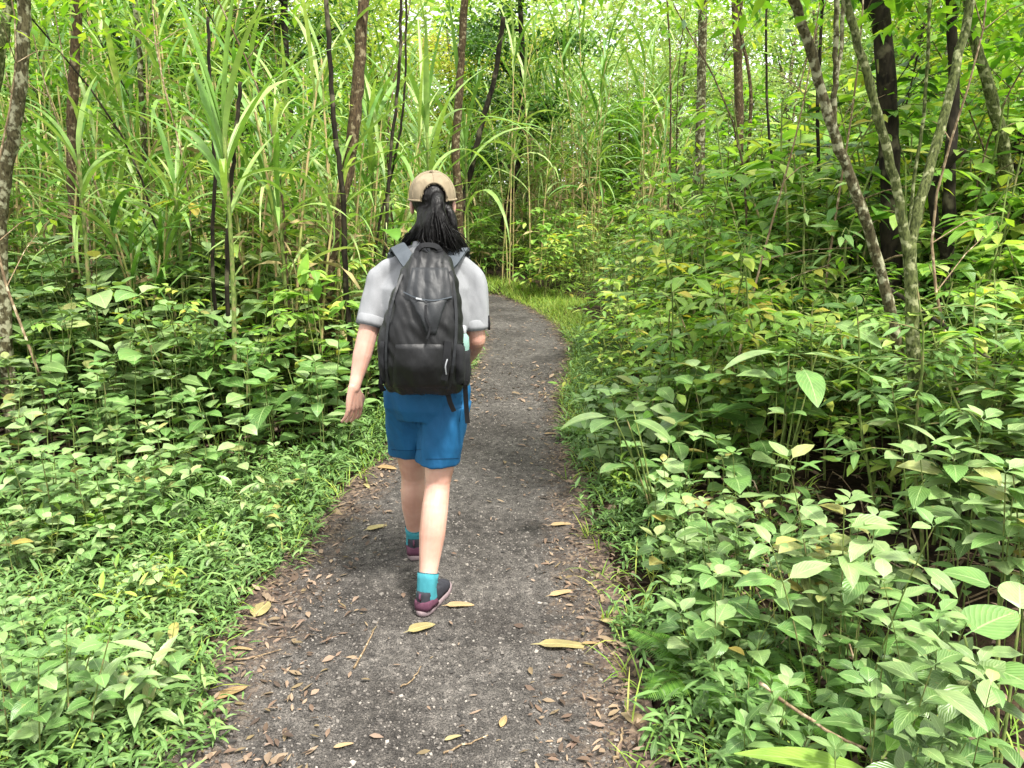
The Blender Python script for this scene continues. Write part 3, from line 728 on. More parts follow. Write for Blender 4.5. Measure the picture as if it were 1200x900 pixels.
# right verge herbs, the hollow and the umbrella-like herbs behind it
def rverge(x, y):
    d = x - pathR(y); return infov(x, y, .3) and .22 < d < .95 - .12 * max(0, 2.4 - y) and 1.35 < y < 5.4
populate(HB, LK_HB, scatter(((.4, 1.6, 1.4, 5.4), rverge), .36, .4), 'verge herb', 'herb', 'herbs along the verge', size=lambda x, y: (.46 + .42 * max(0, x - pathR(y))) * rnd(.75, 1.25) * (1 if y < 3.6 else 1.35), choose=lambda x, y: int(rng.choice([0, 1, 2, 3], p=[.35, .15, .4, .1])))
populate(LH, LK_LH, scatter(((.3, 1.5, 1.4, 5.6), lambda x, y: infov(x, y, 0) and .14 < x - pathR(y) < 1.1), .4, .42), 'verge tuft', 'plant', 'narrow-leaved tufts along the verge', size=lambda x, y: rnd(.6, 1.))
UM = [Proto('tall_herb', herb_mesh(.92, 5, .36, .17, .26, bare=.66, pairs=4, wr=.46)), Proto('tall_herb', herb_mesh(.95, 6, .38, .15, .22, bare=.66, mat='herb_dark', pairs=4, wr=.45)), Proto('tall_herb', herb_mesh(.85, 5, .3, .12, .18, bare=.6, pairs=5, wr=.52))]
def rumb(x, y):
    return infov(x, y, .55) and ((x > 1.15 and 2.75 < y < 4.7) or (x > 1.6 and 2.0 < y < 2.75)) and ((x - 1.45) / .5) ** 2 + ((y - 3.35) / .5) ** 2 > 1
populate(UM, ['large-leaved bare-stemmed', 'dark bare-stemmed', 'layered bare-stemmed'], scatter(((1., 3.6, 1.9, 4.6), rumb), .34, .3), 'herb', 'herb', 'tall herbs round the hollow', size=lambda x, y: rnd(.82, 1.1))
populate(HB, ['shaded', 'dusky', 'sparse', 'tiny-leaved'], scatter(((.9, 2.1, 2.8, 3.9), lambda x, y: infov(x, y) and ((x - 1.45) / .5) ** 2 + ((y - 3.35) / .5) ** 2 < 1.1), .42, .4), 'hollow herb', 'herb', 'herbs in the dark hollow', size=lambda x, y: rnd(.2, .38))
# low plants under them, at the lower right corner
populate(UM, ['broad-leaved low', 'dark low', 'round-leaved low'], scatter(((.92, 2.3, 1.35, 3.0), lambda x, y: infov(x, y, .35) and not (x > 1.6 and y > 2.5)), .34, .4), 'corner herb', 'herb', 'herbs in the near right corner', size=lambda x, y: rnd(.42, .8))

# shrubs right and left, middle distance
def rshrub(x, y): return infov(x, y, .4) and x - pathR(y) > .5 and 4.3 < y < 9.5 and x > 0
populate(SH, LK_SH, scatter(((.5, 7.4, 4.3, 9.5), rshrub), .52, .35), 'shrub', 'shrub', 'shrubs right of the path', size=lambda x, y: min(1.9, .5 + .55 * (x - pathR(y)) * min(1, (y - 3.6) / 2) + .04 * (y - 4)) * rnd(.85, 1.2), choose=lambda x, y: int(rng.choice([0, 1, 2, 3], p=[.35, .25, .25, .15])))
def lshrub(x, y): return infov(x, y, .3) and pathL(y) - x > .45 + (.5 if y < 9 else 0) and 6.0 < y < 9.5 and x < 0
populate(SH, LK_SH, scatter(((-6.5, -.6, 6.0, 9.5), lshrub), .7, .4), 'shrub', 'shrub', 'shrubs left of the path', size=lambda x, y: rnd(.75, 1.55))
def fshrub(x, y): return infov(x, y, .6) and 9.5 < y < 17.5 and offpath(x, y) > (.45 if x > 0 else .4)
populate(SH, LK_SH, scatter(((-11, 11, 9.5, 17.5), fshrub), 1.05, .4), 'bush', 'bush', 'bushes round the bend', size=lambda x, y: rnd(.9, 1.45))

populate(SH, ['young', 'close-leaved', 'broad', 'narrow-leaved'], scatter(((-4.8, -1.2, 4.9, 6.4), lambda x, y: infov(x, y, .2) and pathL(y) - x > .6), .8, .4), 'bank shrub', 'shrub', 'shrubs among the left herbs', size=lambda x, y: rnd(.75, 1.15))
populate(SH, ['young', 'close-leaved', 'broad', 'narrow-leaved'], [(1.62, 3.95), (2.05, 3.85), (2.45, 3.5), (2.75, 3.95), (1.35, 4.2), (2.3, 4.3), (1.9, 4.5), (3.0, 4.4), (1.1, 4.6), (2.4, 3.0), (1.84, 3.2), (2.08, 3.22)], 'shrub round the forked tree', 'shrub', 'shrubs round the forked tree', size=lambda x, y: rnd(.85, 1.25))
# canes: the wall of tall grass on the left and behind the bend
def lcane(x, y): return infov(x, y, .3) and pathL(min(y, 10)) - x > .6 and 5.6 < y < 9.6 and x < -.9
populate(CN, LK_CN, scatter(((-7, -.8, 5.6, 9.6), lcane), .82, .38), 'cane clump', 'cane clump', 'canes left of the path', choose=lambda x, y: int(rng.choice([0, 1, 2, 3], p=[.3, .2, .3, .2])), size=lambda x, y: rnd(.85, 1.1))
def fcane(x, y): return infov(x, y, .3) and (9.6 < y < 18) and (x < -1.2 or y > 13.6) and x < 3.4
populate(CN, LK_CN, scatter(((-10, 3.4, 9.6, 18), fcane), 1.45, .4), 'distant cane clump', 'cane clump', 'canes beyond the bend', choose=lambda x, y: int(rng.choice([0, 1, 2], p=[.4, .3, .3])), size=lambda x, y: rnd(.9, 1.2))
# thin bare or sparsely leaved poles and vines between the plants
def pole_mesh(h, mat):
    st, fo = MB(), MB(); s = leafset(); a = rnd(0, 6.28); l_ = rnd(.05, .35)
    pts = np.array([[h * (l_ * t ** 1.3 * math.cos(a) + .03 * math.sin(t * 8 + a)), h * (l_ * t ** 1.3 * math.sin(a) + .02 * math.cos(t * 6)), h * t - (.08 if t == 0 else 0)] for t in np.linspace(0, 1, 12)])
    tube(st, pts, np.linspace(.011, .004, 12), 5, False)
    for i in range(5):
        j = int(rnd(4, 11)); az = rnd(0, 6.28); e = pts[j] + np.array([math.cos(az), math.sin(az), rnd(.2, 1)]) * rnd(.2, .6); tw = np.array([pts[j], (pts[j] + e) / 2 + [0, 0, .03], e]); tube(st, tw, [.004, .003, .0015], 4, False)
        for q_ in range(4): put(s, tw[2] + rng.normal(0, .04, 3), rnd(0, 6.28), rnd(-.5, .4), rnd(.09, .15), rnd(.04, .06), rnd(.2, .9), .15, rnd(-.4, .4))
    flush(fo, s, 'ovate', 3)
    return dict(stem=(st, mat), foliage=(fo, 'canopy'))
PO = [Proto('thin_pole', pole_mesh(3.4, 'bark_dark')), Proto('thin_pole', pole_mesh(3.0, 'twig')), Proto('thin_pole', pole_mesh(3.8, 'bark_brown'))]
populate(PO, ['dark', 'pale dead-looking', 'brown'], scatter(((-5.5, -1., 4.8, 9.5), lambda x, y: infov(x, y, 0) and pathL(y) - x > .8), 1.0, .45), 'thin pole', 'pole', 'thin poles in the left thicket', tilt=.12)
populate(PO, ['dark', 'pale dead-looking', 'brown'], scatter(((1.3, 6.5, 4.2, 9.5), lambda x, y: infov(x, y, 0) and x - pathR(y) > 1.0), .95, .45), 'thin pole', 'pole', 'thin poles in the right thicket', tilt=.14)
# saplings on the right
def rsap(x, y): return infov(x, y, .3) and 4.4 < y < 10.5 and x > 1.5 + .06 * y
populate(SP, LK_SP, scatter(((1.4, 7.6, 4.4, 10.5), rsap), 1.05, .4), 'sapling', 'sapling', 'saplings right of the path', choose=lambda x, y: int(rng.choice([0, 1, 2, 3], p=[.35, .25, .2, .2])), size=lambda x, y: rnd(.8, 1.1))
def lsap(x, y): return infov(x, y, .3) and 7 < y < 12 and x < -1.6
populate(SP, LK_SP, scatter(((-8, -1.6, 7, 12), lsap), 1.9, .4), 'sapling', 'sapling', 'saplings left of the path', size=lambda x, y: rnd(.8, 1.1))
# trees farther off
def ftree(x, y):
    if not infov(x, y, 1.2): return False
    if y < 10: return x > 2.6 + .1 * y and y > 7.2
    if y < 17 and -2.6 < x < 2.2: return False
    return not (-1.2 < x < 3.6 and y < 17)
populate(TR, LK_TR, scatter(((-18, 18, 7.2, 24), ftree), 2.1, .4), 'tree', 'tree', 'trees of the forest', choose=lambda x, y: int(rng.choice([0, 1, 2, 3, 4], p=[.22, .28, .05, .27, .18])), size=lambda x, y: rnd(.75, 1.05) * (.8 if -1.5 < x < 5 else 1))
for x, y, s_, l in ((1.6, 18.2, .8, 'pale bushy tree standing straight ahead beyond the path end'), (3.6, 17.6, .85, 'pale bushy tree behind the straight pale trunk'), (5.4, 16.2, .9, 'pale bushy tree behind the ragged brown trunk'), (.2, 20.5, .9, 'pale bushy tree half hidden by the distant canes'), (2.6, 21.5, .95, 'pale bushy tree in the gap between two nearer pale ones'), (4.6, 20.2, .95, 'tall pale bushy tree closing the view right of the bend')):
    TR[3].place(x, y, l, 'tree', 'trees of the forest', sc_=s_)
TR[2].place(-.2, 15.5, 'dark evergreen tree overhanging the bend under the pale sky gap', 'tree', 'trees of the forest', sc_=.95)
#@@TRUNKS

# ------------------------------------------------------------------ the particular trees, vines and stems the photo shows
def smooth(pts, n):
    pts = np.asarray(pts, float); k = len(pts); t = np.linspace(0, k - 1, n); out = []
    for tt in t:
        i = min(int(tt), k - 2); f = tt - i; p0 = pts[max(i - 1, 0)]; p1 = pts[i]; p2 = pts[i + 1]; p3 = pts[min(i + 2, k - 1)]
        out.append(.5 * ((2 * p1) + (-p0 + p2) * f + (2 * p0 - 5 * p1 + 4 * p2 - p3) * f * f + (-p0 + 3 * p1 - 3 * p2 + p3) * f ** 3))
    return np.array(out)
def crownleaves(fo, tips, n, spread, lsize, wr=.42, kind='ovate', nl=3, droop=(.1, .9)):
    idx = rng.integers(0, len(tips), n); C = np.array(tips)[idx] + rng.normal(0, 1, (n, 3)) * np.array([spread, spread, spread * .5])
    sz = rnd(.65, 1.2, n) * lsize
    leaves(fo, C, rnd(0, 6.28, n), rnd(-.7, .4, n), sz, sz * wr, rnd(*droop, n), rnd(0, .3, n), rnd(-.5, .5, n), kind, nl)
def wtree(name, limbs, mat, label, cat, group=None, foliage=None, sides=9, wob=.012):
    """limbs: list of (world points from the ground up, r0, r1); first one is the trunk, the rest are children named branch"""
    base = np.array(limbs[0][0][0], float); e = empty(name, base); tag(e, label, cat, group)
    for i, (pts, r0, r1) in enumerate(limbs):
        p = smooth(np.array(pts) - base, max(10, 6 * len(pts)))
        for k in range(1, len(p) - 1): p[k] += [wob * nz(k * .7, i, 3), wob * nz(k * .7, i, 8), 0]
        rr = np.linspace(r0, r1, len(p)) * (1 + .14 * np.array([nz(k * .9, i, base[0] * 3) for k in range(len(p))]))
        if i == 0: rr[0] *= 1.3
        mb = MB(); tube(mb, p, rr, sides); mb.build('trunk' if i == 0 else 'branch', M[mat], e)
    if foliage:
        fo = MB(); tips = [np.array(t) - base for t in foliage['tips']]
        crownleaves(fo, tips, foliage['n'], foliage['s'], foliage['l'], foliage.get('wr', .42), nl=foliage.get('nl', 3)); fo.build('crown', M[foliage['mat']], e)
    return e
def gp(u, v, Y):
    p = P(u, v, Y); return np.array([p[0], Y, gz(p[0], Y) - .08])

# forked tree right of the path
b = gp(1084, 600, 3.45); f0 = P(1066, 285, 3.5)
wtree('forked_tree', [([b, P(1076, 520, 3.45), P(1070, 400, 3.48), f0], .036, .027),
                      ([f0 - [0, 0, .06], P(1050, 220, 3.5), P(1022, 110, 3.45), P(988, -10, 3.4), P(950, -160, 3.4)], .022, .014),
                      ([f0 - [0, 0, .06], P(1080, 230, 3.55), P(1108, 130, 3.65), P(1143, -20, 3.8), P(1180, -180, 3.9)], .024, .017)], 'bark_green',
      'pale green-barked tree forking in a V right of the path', 'tree',
      foliage=dict(tips=[P(950, -120, 3.4), P(1000, -160, 3.3), P(1180, -160, 3.9), P(1120, -190, 3.9), P(1040, -170, 3.4)], n=900, s=.35, l=.14, mat='canopy'))
b = gp(1075, 560, 3.9)
wtree('leaning_tree', [([b, P(1058, 445, 3.9), P(1035, 330, 3.85), P(1008, 240, 3.8), P(975, 150, 3.75), P(950, 60, 3.7), P(925, -20, 3.6), P(900, -150, 3.5)], .029, .019),
                       ([P(976, 158, 3.75), P(979, 80, 3.75), P(981, -20, 3.8), P(984, -160, 3.8)], .015, .010),
                       ([P(970, 140, 3.75), P(985, 60, 3.9), P(990, -60, 4.)], .012, .008)], 'bark',
      'mottled slim tree leaning towards the path, in front of the dark trunk', 'tree',
      foliage=dict(tips=[P(900, -140, 3.5), P(960, -160, 3.6), P(860, -120, 3.6)], n=500, s=.3, l=.13, mat='canopy'))
wtree('dark_tree', [([gp(1046, 470, 5.4), P(1044, 330, 5.4), P(1042, 180, 5.4), P(1036, 60, 5.4), P(1020, -60, 5.5), P(1010, -150, 5.5)], .075, .05),
                    ([P(1038, 60, 5.4), P(1018, 10, 5.5), P(985, -40, 5.6)], .03, .02)], 'bark_dark', 'nearly black straight trunk behind the fork of the pale tree', 'tree',
      foliage=dict(tips=[P(1010, -120, 5.5), P(960, -80, 5.7), P(1080, -100, 5.6)], n=700, s=.5, l=.14, mat='canopy_dark'))
wtree('curved_tree', [([gp(1104, 480, 5.0), P(1108, 330, 5.), P(1112, 250, 5.), P(1113, 190, 5.), P(1118, 100, 5.1), P(1112, -40, 5.2)], .045, .028),
                      ([P(1108, 300, 5.), P(1092, 222, 5.), P(1130, 175, 4.9)], .03, .018)], 'bark_dark', 'dark trunk with an elbowed side limb, right of the forked tree', 'tree',
      foliage=dict(tips=[P(1112, -60, 5.2), P(1180, -60, 5.2)], n=400, s=.4, l=.14, mat='canopy'))
wtree('bent_tree', [([gp(1128, 470, 5.6), P(1148, 330, 5.6), P(1172, 240, 5.5), P(1178, 190, 5.4), P(1158, 100, 5.3), P(1140, 40, 5.3), P(1128, -40, 5.3)], .06, .024)], 'bark_green', 'crooked olive-barked tree that bows outwards near the right edge', 'tree',
      foliage=dict(tips=[P(1128, -40, 5.3), P(1180, 10, 5.4), P(1090, -40, 5.3)], n=500, s=.35, l=.15, mat='canopy'))
wtree('broad_tree', [([gp(1150, 480, 6.2), P(1160, 330, 6.2), P(1185, 220, 6.1), P(1215, 120, 6.)], .085, .06), ([gp(1192, 420, 6.1) + [0, 0, .3], P(1185, 270, 6.1), P(1196, 190, 6.05), P(1225, 150, 6.)], .05, .03)], 'bark_dark', 'thick dark trunks splaying at the right edge of the view', 'tree',
      foliage=dict(tips=[P(1230, 60, 6.), P(1260, 100, 6.), P(1200, 0, 6.)], n=500, s=.4, l=.15, mat='canopy'))
# stems along the back of the right side
for (u0, v0, pts, Y, r, mt, lab) in (
    (820, 360, [(820, 200), (822, 100), (824, 0), (826, -80)], 9.0, .06, 'bark', 'straight pale trunk rising beside the brown ragged one, past the right shrubs'),
    (862, 380, [(864, 250), (866, 120), (862, 0), (860, -80)], 8.5, .055, 'bark_brown', 'ragged reddish-brown trunk right of the straight pale one'),
    (880, 380, [(874, 250), (880, 110), (868, 30), (874, -60)], 8.0, .02, 'bark_brown', 'thin wavy brown stem touching the ragged trunk'),
    (958, 420, [(960, 250), (958, 130), (963, 20), (965, -60)], 6.2, .016, 'bark_dark', 'thin dark pole between the leaning tree and the right shrubs'),
    (918, 400, [(910, 250), (900, 140), (898, 20), (903, -50)], 7.4, .014, 'bark_dark', 'dark wiry stem hung with dead leaves'),
    (1070, 400, [(1066, 260), (1083, 130), (1090, 0), (1095, -80)], 4.6, .012, 'bark_green', 'thin curved stem inside the V of the forked tree'),
    (778, 360, [(784, 220), (786, 100), (782, 0)], 9.5, .014, 'bark_brown', 'slender brown stem with hanging dry clusters past the bend')):
    wtree('slender_tree', [([gp(u0, v0, Y)] + [P(u, v, Y) for u, v in pts], r, r * .7)], mt, lab, 'tree', 'slender trees right of the path', sides=6,
          foliage=dict(tips=[P(pts[-1][0], -60, Y), P(pts[-1][0] + 20, 0, Y), P(pts[-1][0] - 30, -30, Y)], n=260, s=.3, l=.11, mat='canopy'))
# left side
for (u0, v0, pts, Y, r, mt, lab) in (
    (-4, 400, [(0, 300), (4, 220), (20, 130), (27, 50), (29, -40), (30, -90)], 4.6, .042, 'bark', 'pale mottled trunk at the left edge of the thicket'),
    (-30, 400, [(-20, 200), (-2, 80), (10, 0), (18, -80)], 5.4, .04, 'bark_green', 'leaning mossy trunk at the upper left corner'),
    (88, 380, [(86, 250), (84, 150), (88, 60), (94, -40)], 6.2, .045, 'bark_brown', 'brown flaky trunk behind the canes on the left'),
    (382, 430, [(382, 350), (396, 260), (412, 170), (420, 90), (426, 0), (430, -70)], 6.0, .055, 'bark_brown', 'tall brown trunk leaning right of the dark cane stems'),
    (414, 430, [(405, 330), (402, 230), (392, 150), (386, 60), (380, -50)], 5.7, .022, 'bark_dark', 'thin dark stem crossing in front of the tall brown trunk'),
    (440, 420, [(452, 270), (458, 180), (468, 80), (470, -30)], 6.4, .016, 'bark_dark', 'dark whip-like stem left of the cap'),
    (428, 420, [(440, 290), (462, 190), (474, 110), (476, -20)], 6.6, .012, 'bark_dark', 'second dark whip-like stem, crossing the first'),
    (540, 380, [(538, 250), (534, 180), (537, 130), (541, 60), (546, -20)], 8.2, .05, 'bark_brown', 'spotted trunk rising behind the cap'),
    (534, 380, [(540, 260), (552, 200), (566, 140), (580, 90), (590, 20)], 8.6, .036, 'bark_dark', 'dark trunk slanting away from the spotted one behind the cap'),
    (262, 400, [(266, 320), (270, 230), (277, 150), (282, 96)], 4.9, .016, 'bark_dark', 'black straight cane stem with a broken top'),
    (250, 400, [(249, 300), (252, 200), (246, 110), (244, 20)], 5.2, .014, 'bark_dark', 'thin dark stem left of the black cane stem'),
    (150, 400, [(170, 250), (166, 120), (160, 20), (150, -40)], 7.4, .03, 'bark', 'whitish trunk deep in the canes on the left')):
    tips = [P(pts[-1][0], min(pts[-1][1], -40), Y), P(pts[-1][0] + 30, -50, Y), P(pts[-1][0] - 30, -30, Y)]
    wtree('slender_tree', [([gp(u0, v0, Y)] + [P(u, v, Y) for u, v in pts], r, r * .72)], mt, lab, 'tree', 'slender trees left of the path', sides=7,
          foliage=None if 'stem' in lab else dict(tips=tips, n=300, s=.35, l=.12, mat='canopy'))
# cane fans that stand out
def bigfan(name, u, v, Y, top, n, bl, bw, label, mat='cane', spread=1.0):
    b = gp(u, v, Y); t = P(*top, Y); e = empty(name, b); tag(e, label, 'cane', 'single canes with leaf fans')
    mb = MB(); tube(mb, smooth([np.zeros(3), (t - b) * .5 + [.03, 0, 0], t - b], 9), np.linspace(.017, .012, 9), 6); mb.build('stalk', M['stem'], e)
    for i in range(n):
        f = MB(); k = i / n; az = i * 2.4 + rnd(-1.2, 1.2); bb = (t - b) * (1 - .3 * (1 - k) * rnd(.6, 1.3))
        leaves(f, [bb], az, (.85 + .6 * k) * spread + rnd(-.1, .15), rnd(*bl), bw * rnd(.8, 1.15), rnd(.2, 2.6) * (1.2 - .75 * k), rnd(.15, .4), rnd(-.4, .4), 'strap', 10)
        f.build('leaf_blade', M[mat], e)
bigfan('giant_cane', 262, 400, 4.7, (262, 150), 17, (.75, 1.15), .05, 'giant cane with a broad upright leaf fan above the black stem')
bigfan('giant_cane', 330, 420, 5.6, (325, 210), 13, (.6, 1.0), .04, 'pale cane with a drooping fan left of the tall brown trunk')
bigfan('giant_cane', 505, 390, 7.2, (500, 150), 18, (1.0, 1.6), .05, 'tall cane whose long blades fan out above the cap')
bigfan('giant_cane', 545, 380, 8.4, (545, 165), 16, (1.0, 1.5), .05, 'cane bending its blades over the bend, right of the cap')
bigfan('giant_cane', 440, 390, 7.0, (432, 130), 16, (.9, 1.5), .048, 'tall light green cane behind the tall brown trunk')
bigfan('giant_cane', 96, 420, 5.4, (92, 180), 12, (.6, 1.0), .036, 'cane with an arching leaf fan between the two left trunks')
bigfan('giant_cane', 210, 420, 5.8, (205, 215), 13, (.6, 1.), .04, 'spidery pale cane fan low among the left stems')
# big simple leaves
def bigleaf_plant(name, base, lv, mat, label, kind='heart', wr=.6, hue=None):
    e = empty(name, base); tag(e, label, 'plant', None); b0 = np.array(base)
    for (tip, L_, az, p, d, roll) in lv:
        t = np.array(tip) - b0; st = MB(); tube(st, smooth([np.zeros(3), t * .55 + [0, 0, .05 * np.linalg.norm(t)], t], 7), np.linspace(.006, .003, 7), 5)
        s_ = st.build('leaf_stalk', M['stem'], e); f = MB()
        leaves(f, [t], az, p, L_, L_ * wr, d, .12, roll, kind, 9); f.build('leaf', M[mat], e)
g = G(840, 590)
bigleaf_plant('big_leaf_plant', (P(920, 480, 3.6)[0], 3.6, gz(1.3, 3.6)), [(P(925, 415, 3.5), .34, R(-170), .25, .9, .1), (P(925, 415, 3.5), .4, R(-20), .15, .8, -.1), (P(968, 378, 3.7), .3, R(-50), .1, .8, .3), (P(940, 430, 3.4), .3, R(-95), -.1, .6, 0)], 'herb', 'plant with large pale drooping leaves in front of the leaning tree', 'ovate', .42)
bigleaf_plant('big_leaf_plant', (P(700, 560, 3.4)[0] + .3, 3.4, gz(.8, 3.4)), [(P(720, 490, 3.3), .26, R(185), .3, 1.0, .0), (P(735, 492, 3.3), .24, R(-40), .2, .9, .0), (P(742, 480, 3.5), .2, R(60), .3, .8, 0)], 'herb_dark', 'plant with long drooping leaves over the verge, right of the walker', 'ovate', .4)
bigleaf_plant('big_leaf_plant', (P(1190, 800, 1.75)[0], 1.75, gz(1.2, 1.75)), [(P(1130, 745, 1.7), .15, R(10), .5, .3, .1), (P(1170, 690, 1.9), .14, R(150), .35, .5, 0), (P(1195, 720, 1.8), .13, R(60), .5, .5, .2), (P(1150, 780, 1.7), .15, R(-60), .3, .5, 0)], 'herb', 'round-leaved plant at the lower right corner', 'heart', .85)
bigleaf_plant('big_leaf_plant', (P(990, 900, 1.5)[0], 1.55, gz(.65, 1.5)), [(P(1020, 905, 1.5), .3, R(168), .12, .25, .15), (P(1040, 880, 1.6), .22, R(40), .3, .7, 0)], 'shrub', 'plant with one very large bright green leaf at the lower edge', 'lance', .3)
bigleaf_plant('big_leaf_plant', (P(380, 420, 5.2)[0], 5.2, gz(-1.2, 5.2)), [(P(352, 335, 5.1), .24, R(70), 1.2, .2, .3), (P(372, 352, 5.2), .2, R(100), 1.1, .4, 0), (P(365, 350, 5.1), .28, R(-160), .5, .8, 0)], 'canopy', 'plant with upright paddle leaves under the tall brown trunk', 'lance', .3)
bigleaf_plant('big_leaf_plant', (P(425, 420, 5.8)[0], 5.8, gz(-1.1, 5.8)), [(P(492, 268, 6.0), .22, R(-100), .2, 1., 0), (P(452, 270, 5.8), .24, R(-60), .3, 1.2, 0), (P(410, 330, 5.7), .3, R(200), .2, .9, 0)], 'canopy', 'climber with heart-shaped bright leaves left of the cap')
# two fallen poles and loose twigs in the thicket
def stick(name, pts, r, mat, label, cat, group=None):
    p = smooth(np.array(pts), 14); b = p[0].copy()
    for k in range(1, 13): p[k] += [.01 * nz(k, 1, b[0] * 9), .01 * nz(k, 5, b[0] * 9), .008 * nz(k, 9, b[0] * 9)]
    mb = MB(); tube(mb, p - b, np.linspace(r, r * .55, 14), 6); o = mb.build(name, M[mat]); o.location = b; return tag(o, label, cat, group)
stick('fallen_pole', [P(1030, 330, 4.4), P(1110, 385, 3.8), P(1200, 450, 3.2)], .014, 'bark_dark', 'dark bare pole slanting down behind the parasol-like herbs', 'pole', 'fallen poles')
stick('fallen_pole', [P(1085, 380, 4.2), P(1150, 420, 3.7), P(1200, 472, 3.3)], .011, 'twig', 'thin dead pole lying just under the dark slanting one', 'pole', 'fallen poles')
stick('fallen_pole', [P(1010, 320, 5.2), P(1060, 300, 4.6), P(1075, 355, 4.2)], .008, 'twig', 'bent dead vine looped behind the leaning tree', 'vine', 'fallen poles')
stick('fallen_pole', [P(890, 800, 1.9), P(960, 850, 1.75), P(1040, 890, 1.65)], .006, 'twig', 'pale bent twig over the ferns at the lower right', 'twig', 'fallen poles')
stick('fallen_pole', [P(300, 392, 5.6), P(330, 372, 5.6), P(365, 360, 5.5)], .012, 'bark_dark', 'short dark limb lying across the stems left of the shirt sleeve', 'pole', 'fallen poles')
# dead wood and roots in the hollow
mb = MB()
for k in range(70):
    x, y = rnd(.95, 2.3), rnd(2.1, 4.0); a = rnd(0, 6.28); l = rnd(.1, .4); z = gz(x, y)
    p = np.array([[x, y, z + .01], [x + l * .5 * math.cos(a), y + l * .5 * math.sin(a), z + rnd(.02, .16)], [x + l * math.cos(a + .4), y + l * math.sin(a + .4), z + rnd(0, .1)]])
    tube(mb, smooth(p, 6), np.linspace(.005, .0015, 6), 4, False)
tag(mb.build('dead_twigs', M['twig']), kind='stuff')

# fallen leaves one can tell apart on the path
for (u, v, L_, wr, deg, mt, lab) in (
    (306, 722, .15, .5, 80, 'fallen_yellow', 'broad yellow fallen leaf upright beside the left verge'),
    (232, 834, .11, .5, -35, 'fallen_yellow', 'pale yellow fallen leaf curled at the bottom left of the path'),
    (268, 820, .13, .42, 40, 'fallen_brown', 'light brown fallen leaf touching the curled yellow one'),
    (492, 742, .13, .45, 30, 'fallen_yellow', "yellow fallen leaf just behind the walker's heel"),
    (537, 714, .13, .4, 5, 'fallen_brown', "flattened tan leaf right of the walker's shoe"),
    (440, 622, .13, .42, 35, 'fallen_yellow', 'olive-yellow fallen leaf left of the walker'),
    (657, 760, .22, .34, -3, 'fallen_yellow', 'long yellow fallen leaf on the right of the path'),
    (694, 759, .08, .3, 0, 'fallen_brown', 'narrow tan leaf touching the tip of the long yellow leaf'),
    (656, 701, .13, .3, 25, 'fallen_brown', 'tan leaf on the right of the path, above the long yellow one'),
    (656, 618, .13, .3, 12, 'fallen_brown', 'narrow tan leaf by the right verge, level with the shins'),
    (719, 738, .12, .35, -30, 'fallen_yellow', 'yellow-green leaf half under the right verge plants'),
    (452, 552, .14, .5, -10, 'fallen_brown', 'pinkish dry leaf left of the bare calves'),
    (430, 573, .08, .4, -60, 'fallen_yellow', 'small yellow leaf at the left verge'),
    (531, 870, .055, .35, 25, 'fallen_yellow', 'small cream leaf at the bottom of the path'),
    (403, 878, .06, .28, 20, 'fallen_brown', 'sliver of tan leaf at the bottom of the path'),
    (646, 512, .1, .3, 3, 'fallen_brown', 'thin tan leaf right of the shorts'),
    (778, 888, .09, .5, 100, 'fallen_yellow', 'yellow leaf lying in the grass of the right verge'),
    (590, 850, .06, .4, 75, 'fallen_brown', 'small tan leaf in the middle of the bottom edge'),
    (284, 768, .085, .22, -5, 'fallen_brown', 'slim tan leaf below the upright yellow leaf')):
    g = G(u, v); f = MB(); a = R(deg)
    c = np.array([-math.cos(a), -math.sin(a), 0]) * L_ / 2
    leaves(f, [c], a, .12, L_, L_ * wr, .3, rnd(.02, .2), rnd(-.12, .12), 'ovate' if L_ > .12 else 'lance', 10, .012)
    o = f.build('fallen_leaf', M[mt]); o.location = (g[0], g[1], pz(g[0], g[1]) + .008); tag(o, lab, 'leaf', 'large fallen leaves')
for (pts, r, lab) in (([G(415, 786), G(425, 768), G(438, 744)], .0045, 'straight pale twig on the path behind the walker'), ([G(265, 783), G(290, 780), G(330, 767)], .0035, 'dark thin twig at the left verge below the yellow leaf'),
                      ([G(520, 888), G(545, 878), G(572, 868)], .0035, 'dark twig at the bottom of the path'), ([G(470, 808), G(484, 800), G(494, 786)], .003, 'small dark forked twig on the path'), ([G(720, 900), G(726, 880), G(729, 862)], .006, 'stubby brown stick at the lower right verge')):
    p = [np.array([q[0], q[1], pz(q[0], q[1]) + .008]) for q in pts]
    stick('twig', p, r, 'twig', lab, 'twig', 'twigs on the path')

# ------------------------------------------------------------------ the walker
def remesh(name, mb, mat, voxel, smooth_it, parent=None, disp=None):
    me = mb.mesh(name + '_raw', mat); o = bpy.data.objects.new('tmp', me); col.objects.link(o)
    m = o.modifiers.new('r', 'REMESH'); m.mode = 'VOXEL'; m.voxel_size = voxel; m.use_smooth_shade = True
    s = o.modifiers.new('s', 'SMOOTH'); s.factor = .5; s.iterations = smooth_it
    dg = bpy.context.evaluated_depsgraph_get(); dg.update()
    out = bpy.data.meshes.new_from_object(o.evaluated_get(dg)); bpy.data.objects.remove(o); bpy.data.meshes.remove(me)
    out.name = name; out.materials.clear(); out.materials.append(mat)
    if disp:
        n = len(out.vertices); co = np.empty(n * 3); out.vertices.foreach_get('co', co); co = co.reshape(-1, 3)
        no = np.empty(n * 3); out.vertices.foreach_get('normal', no); no = no.reshape(-1, 3)
        co = disp(co, no); out.vertices.foreach_set('co', co.ravel()); out.update()
    out.polygons.foreach_set('use_smooth', np.ones(len(out.polygons), bool))
    if parent is not None: return link(name, out, parent)
    return link(name, out)
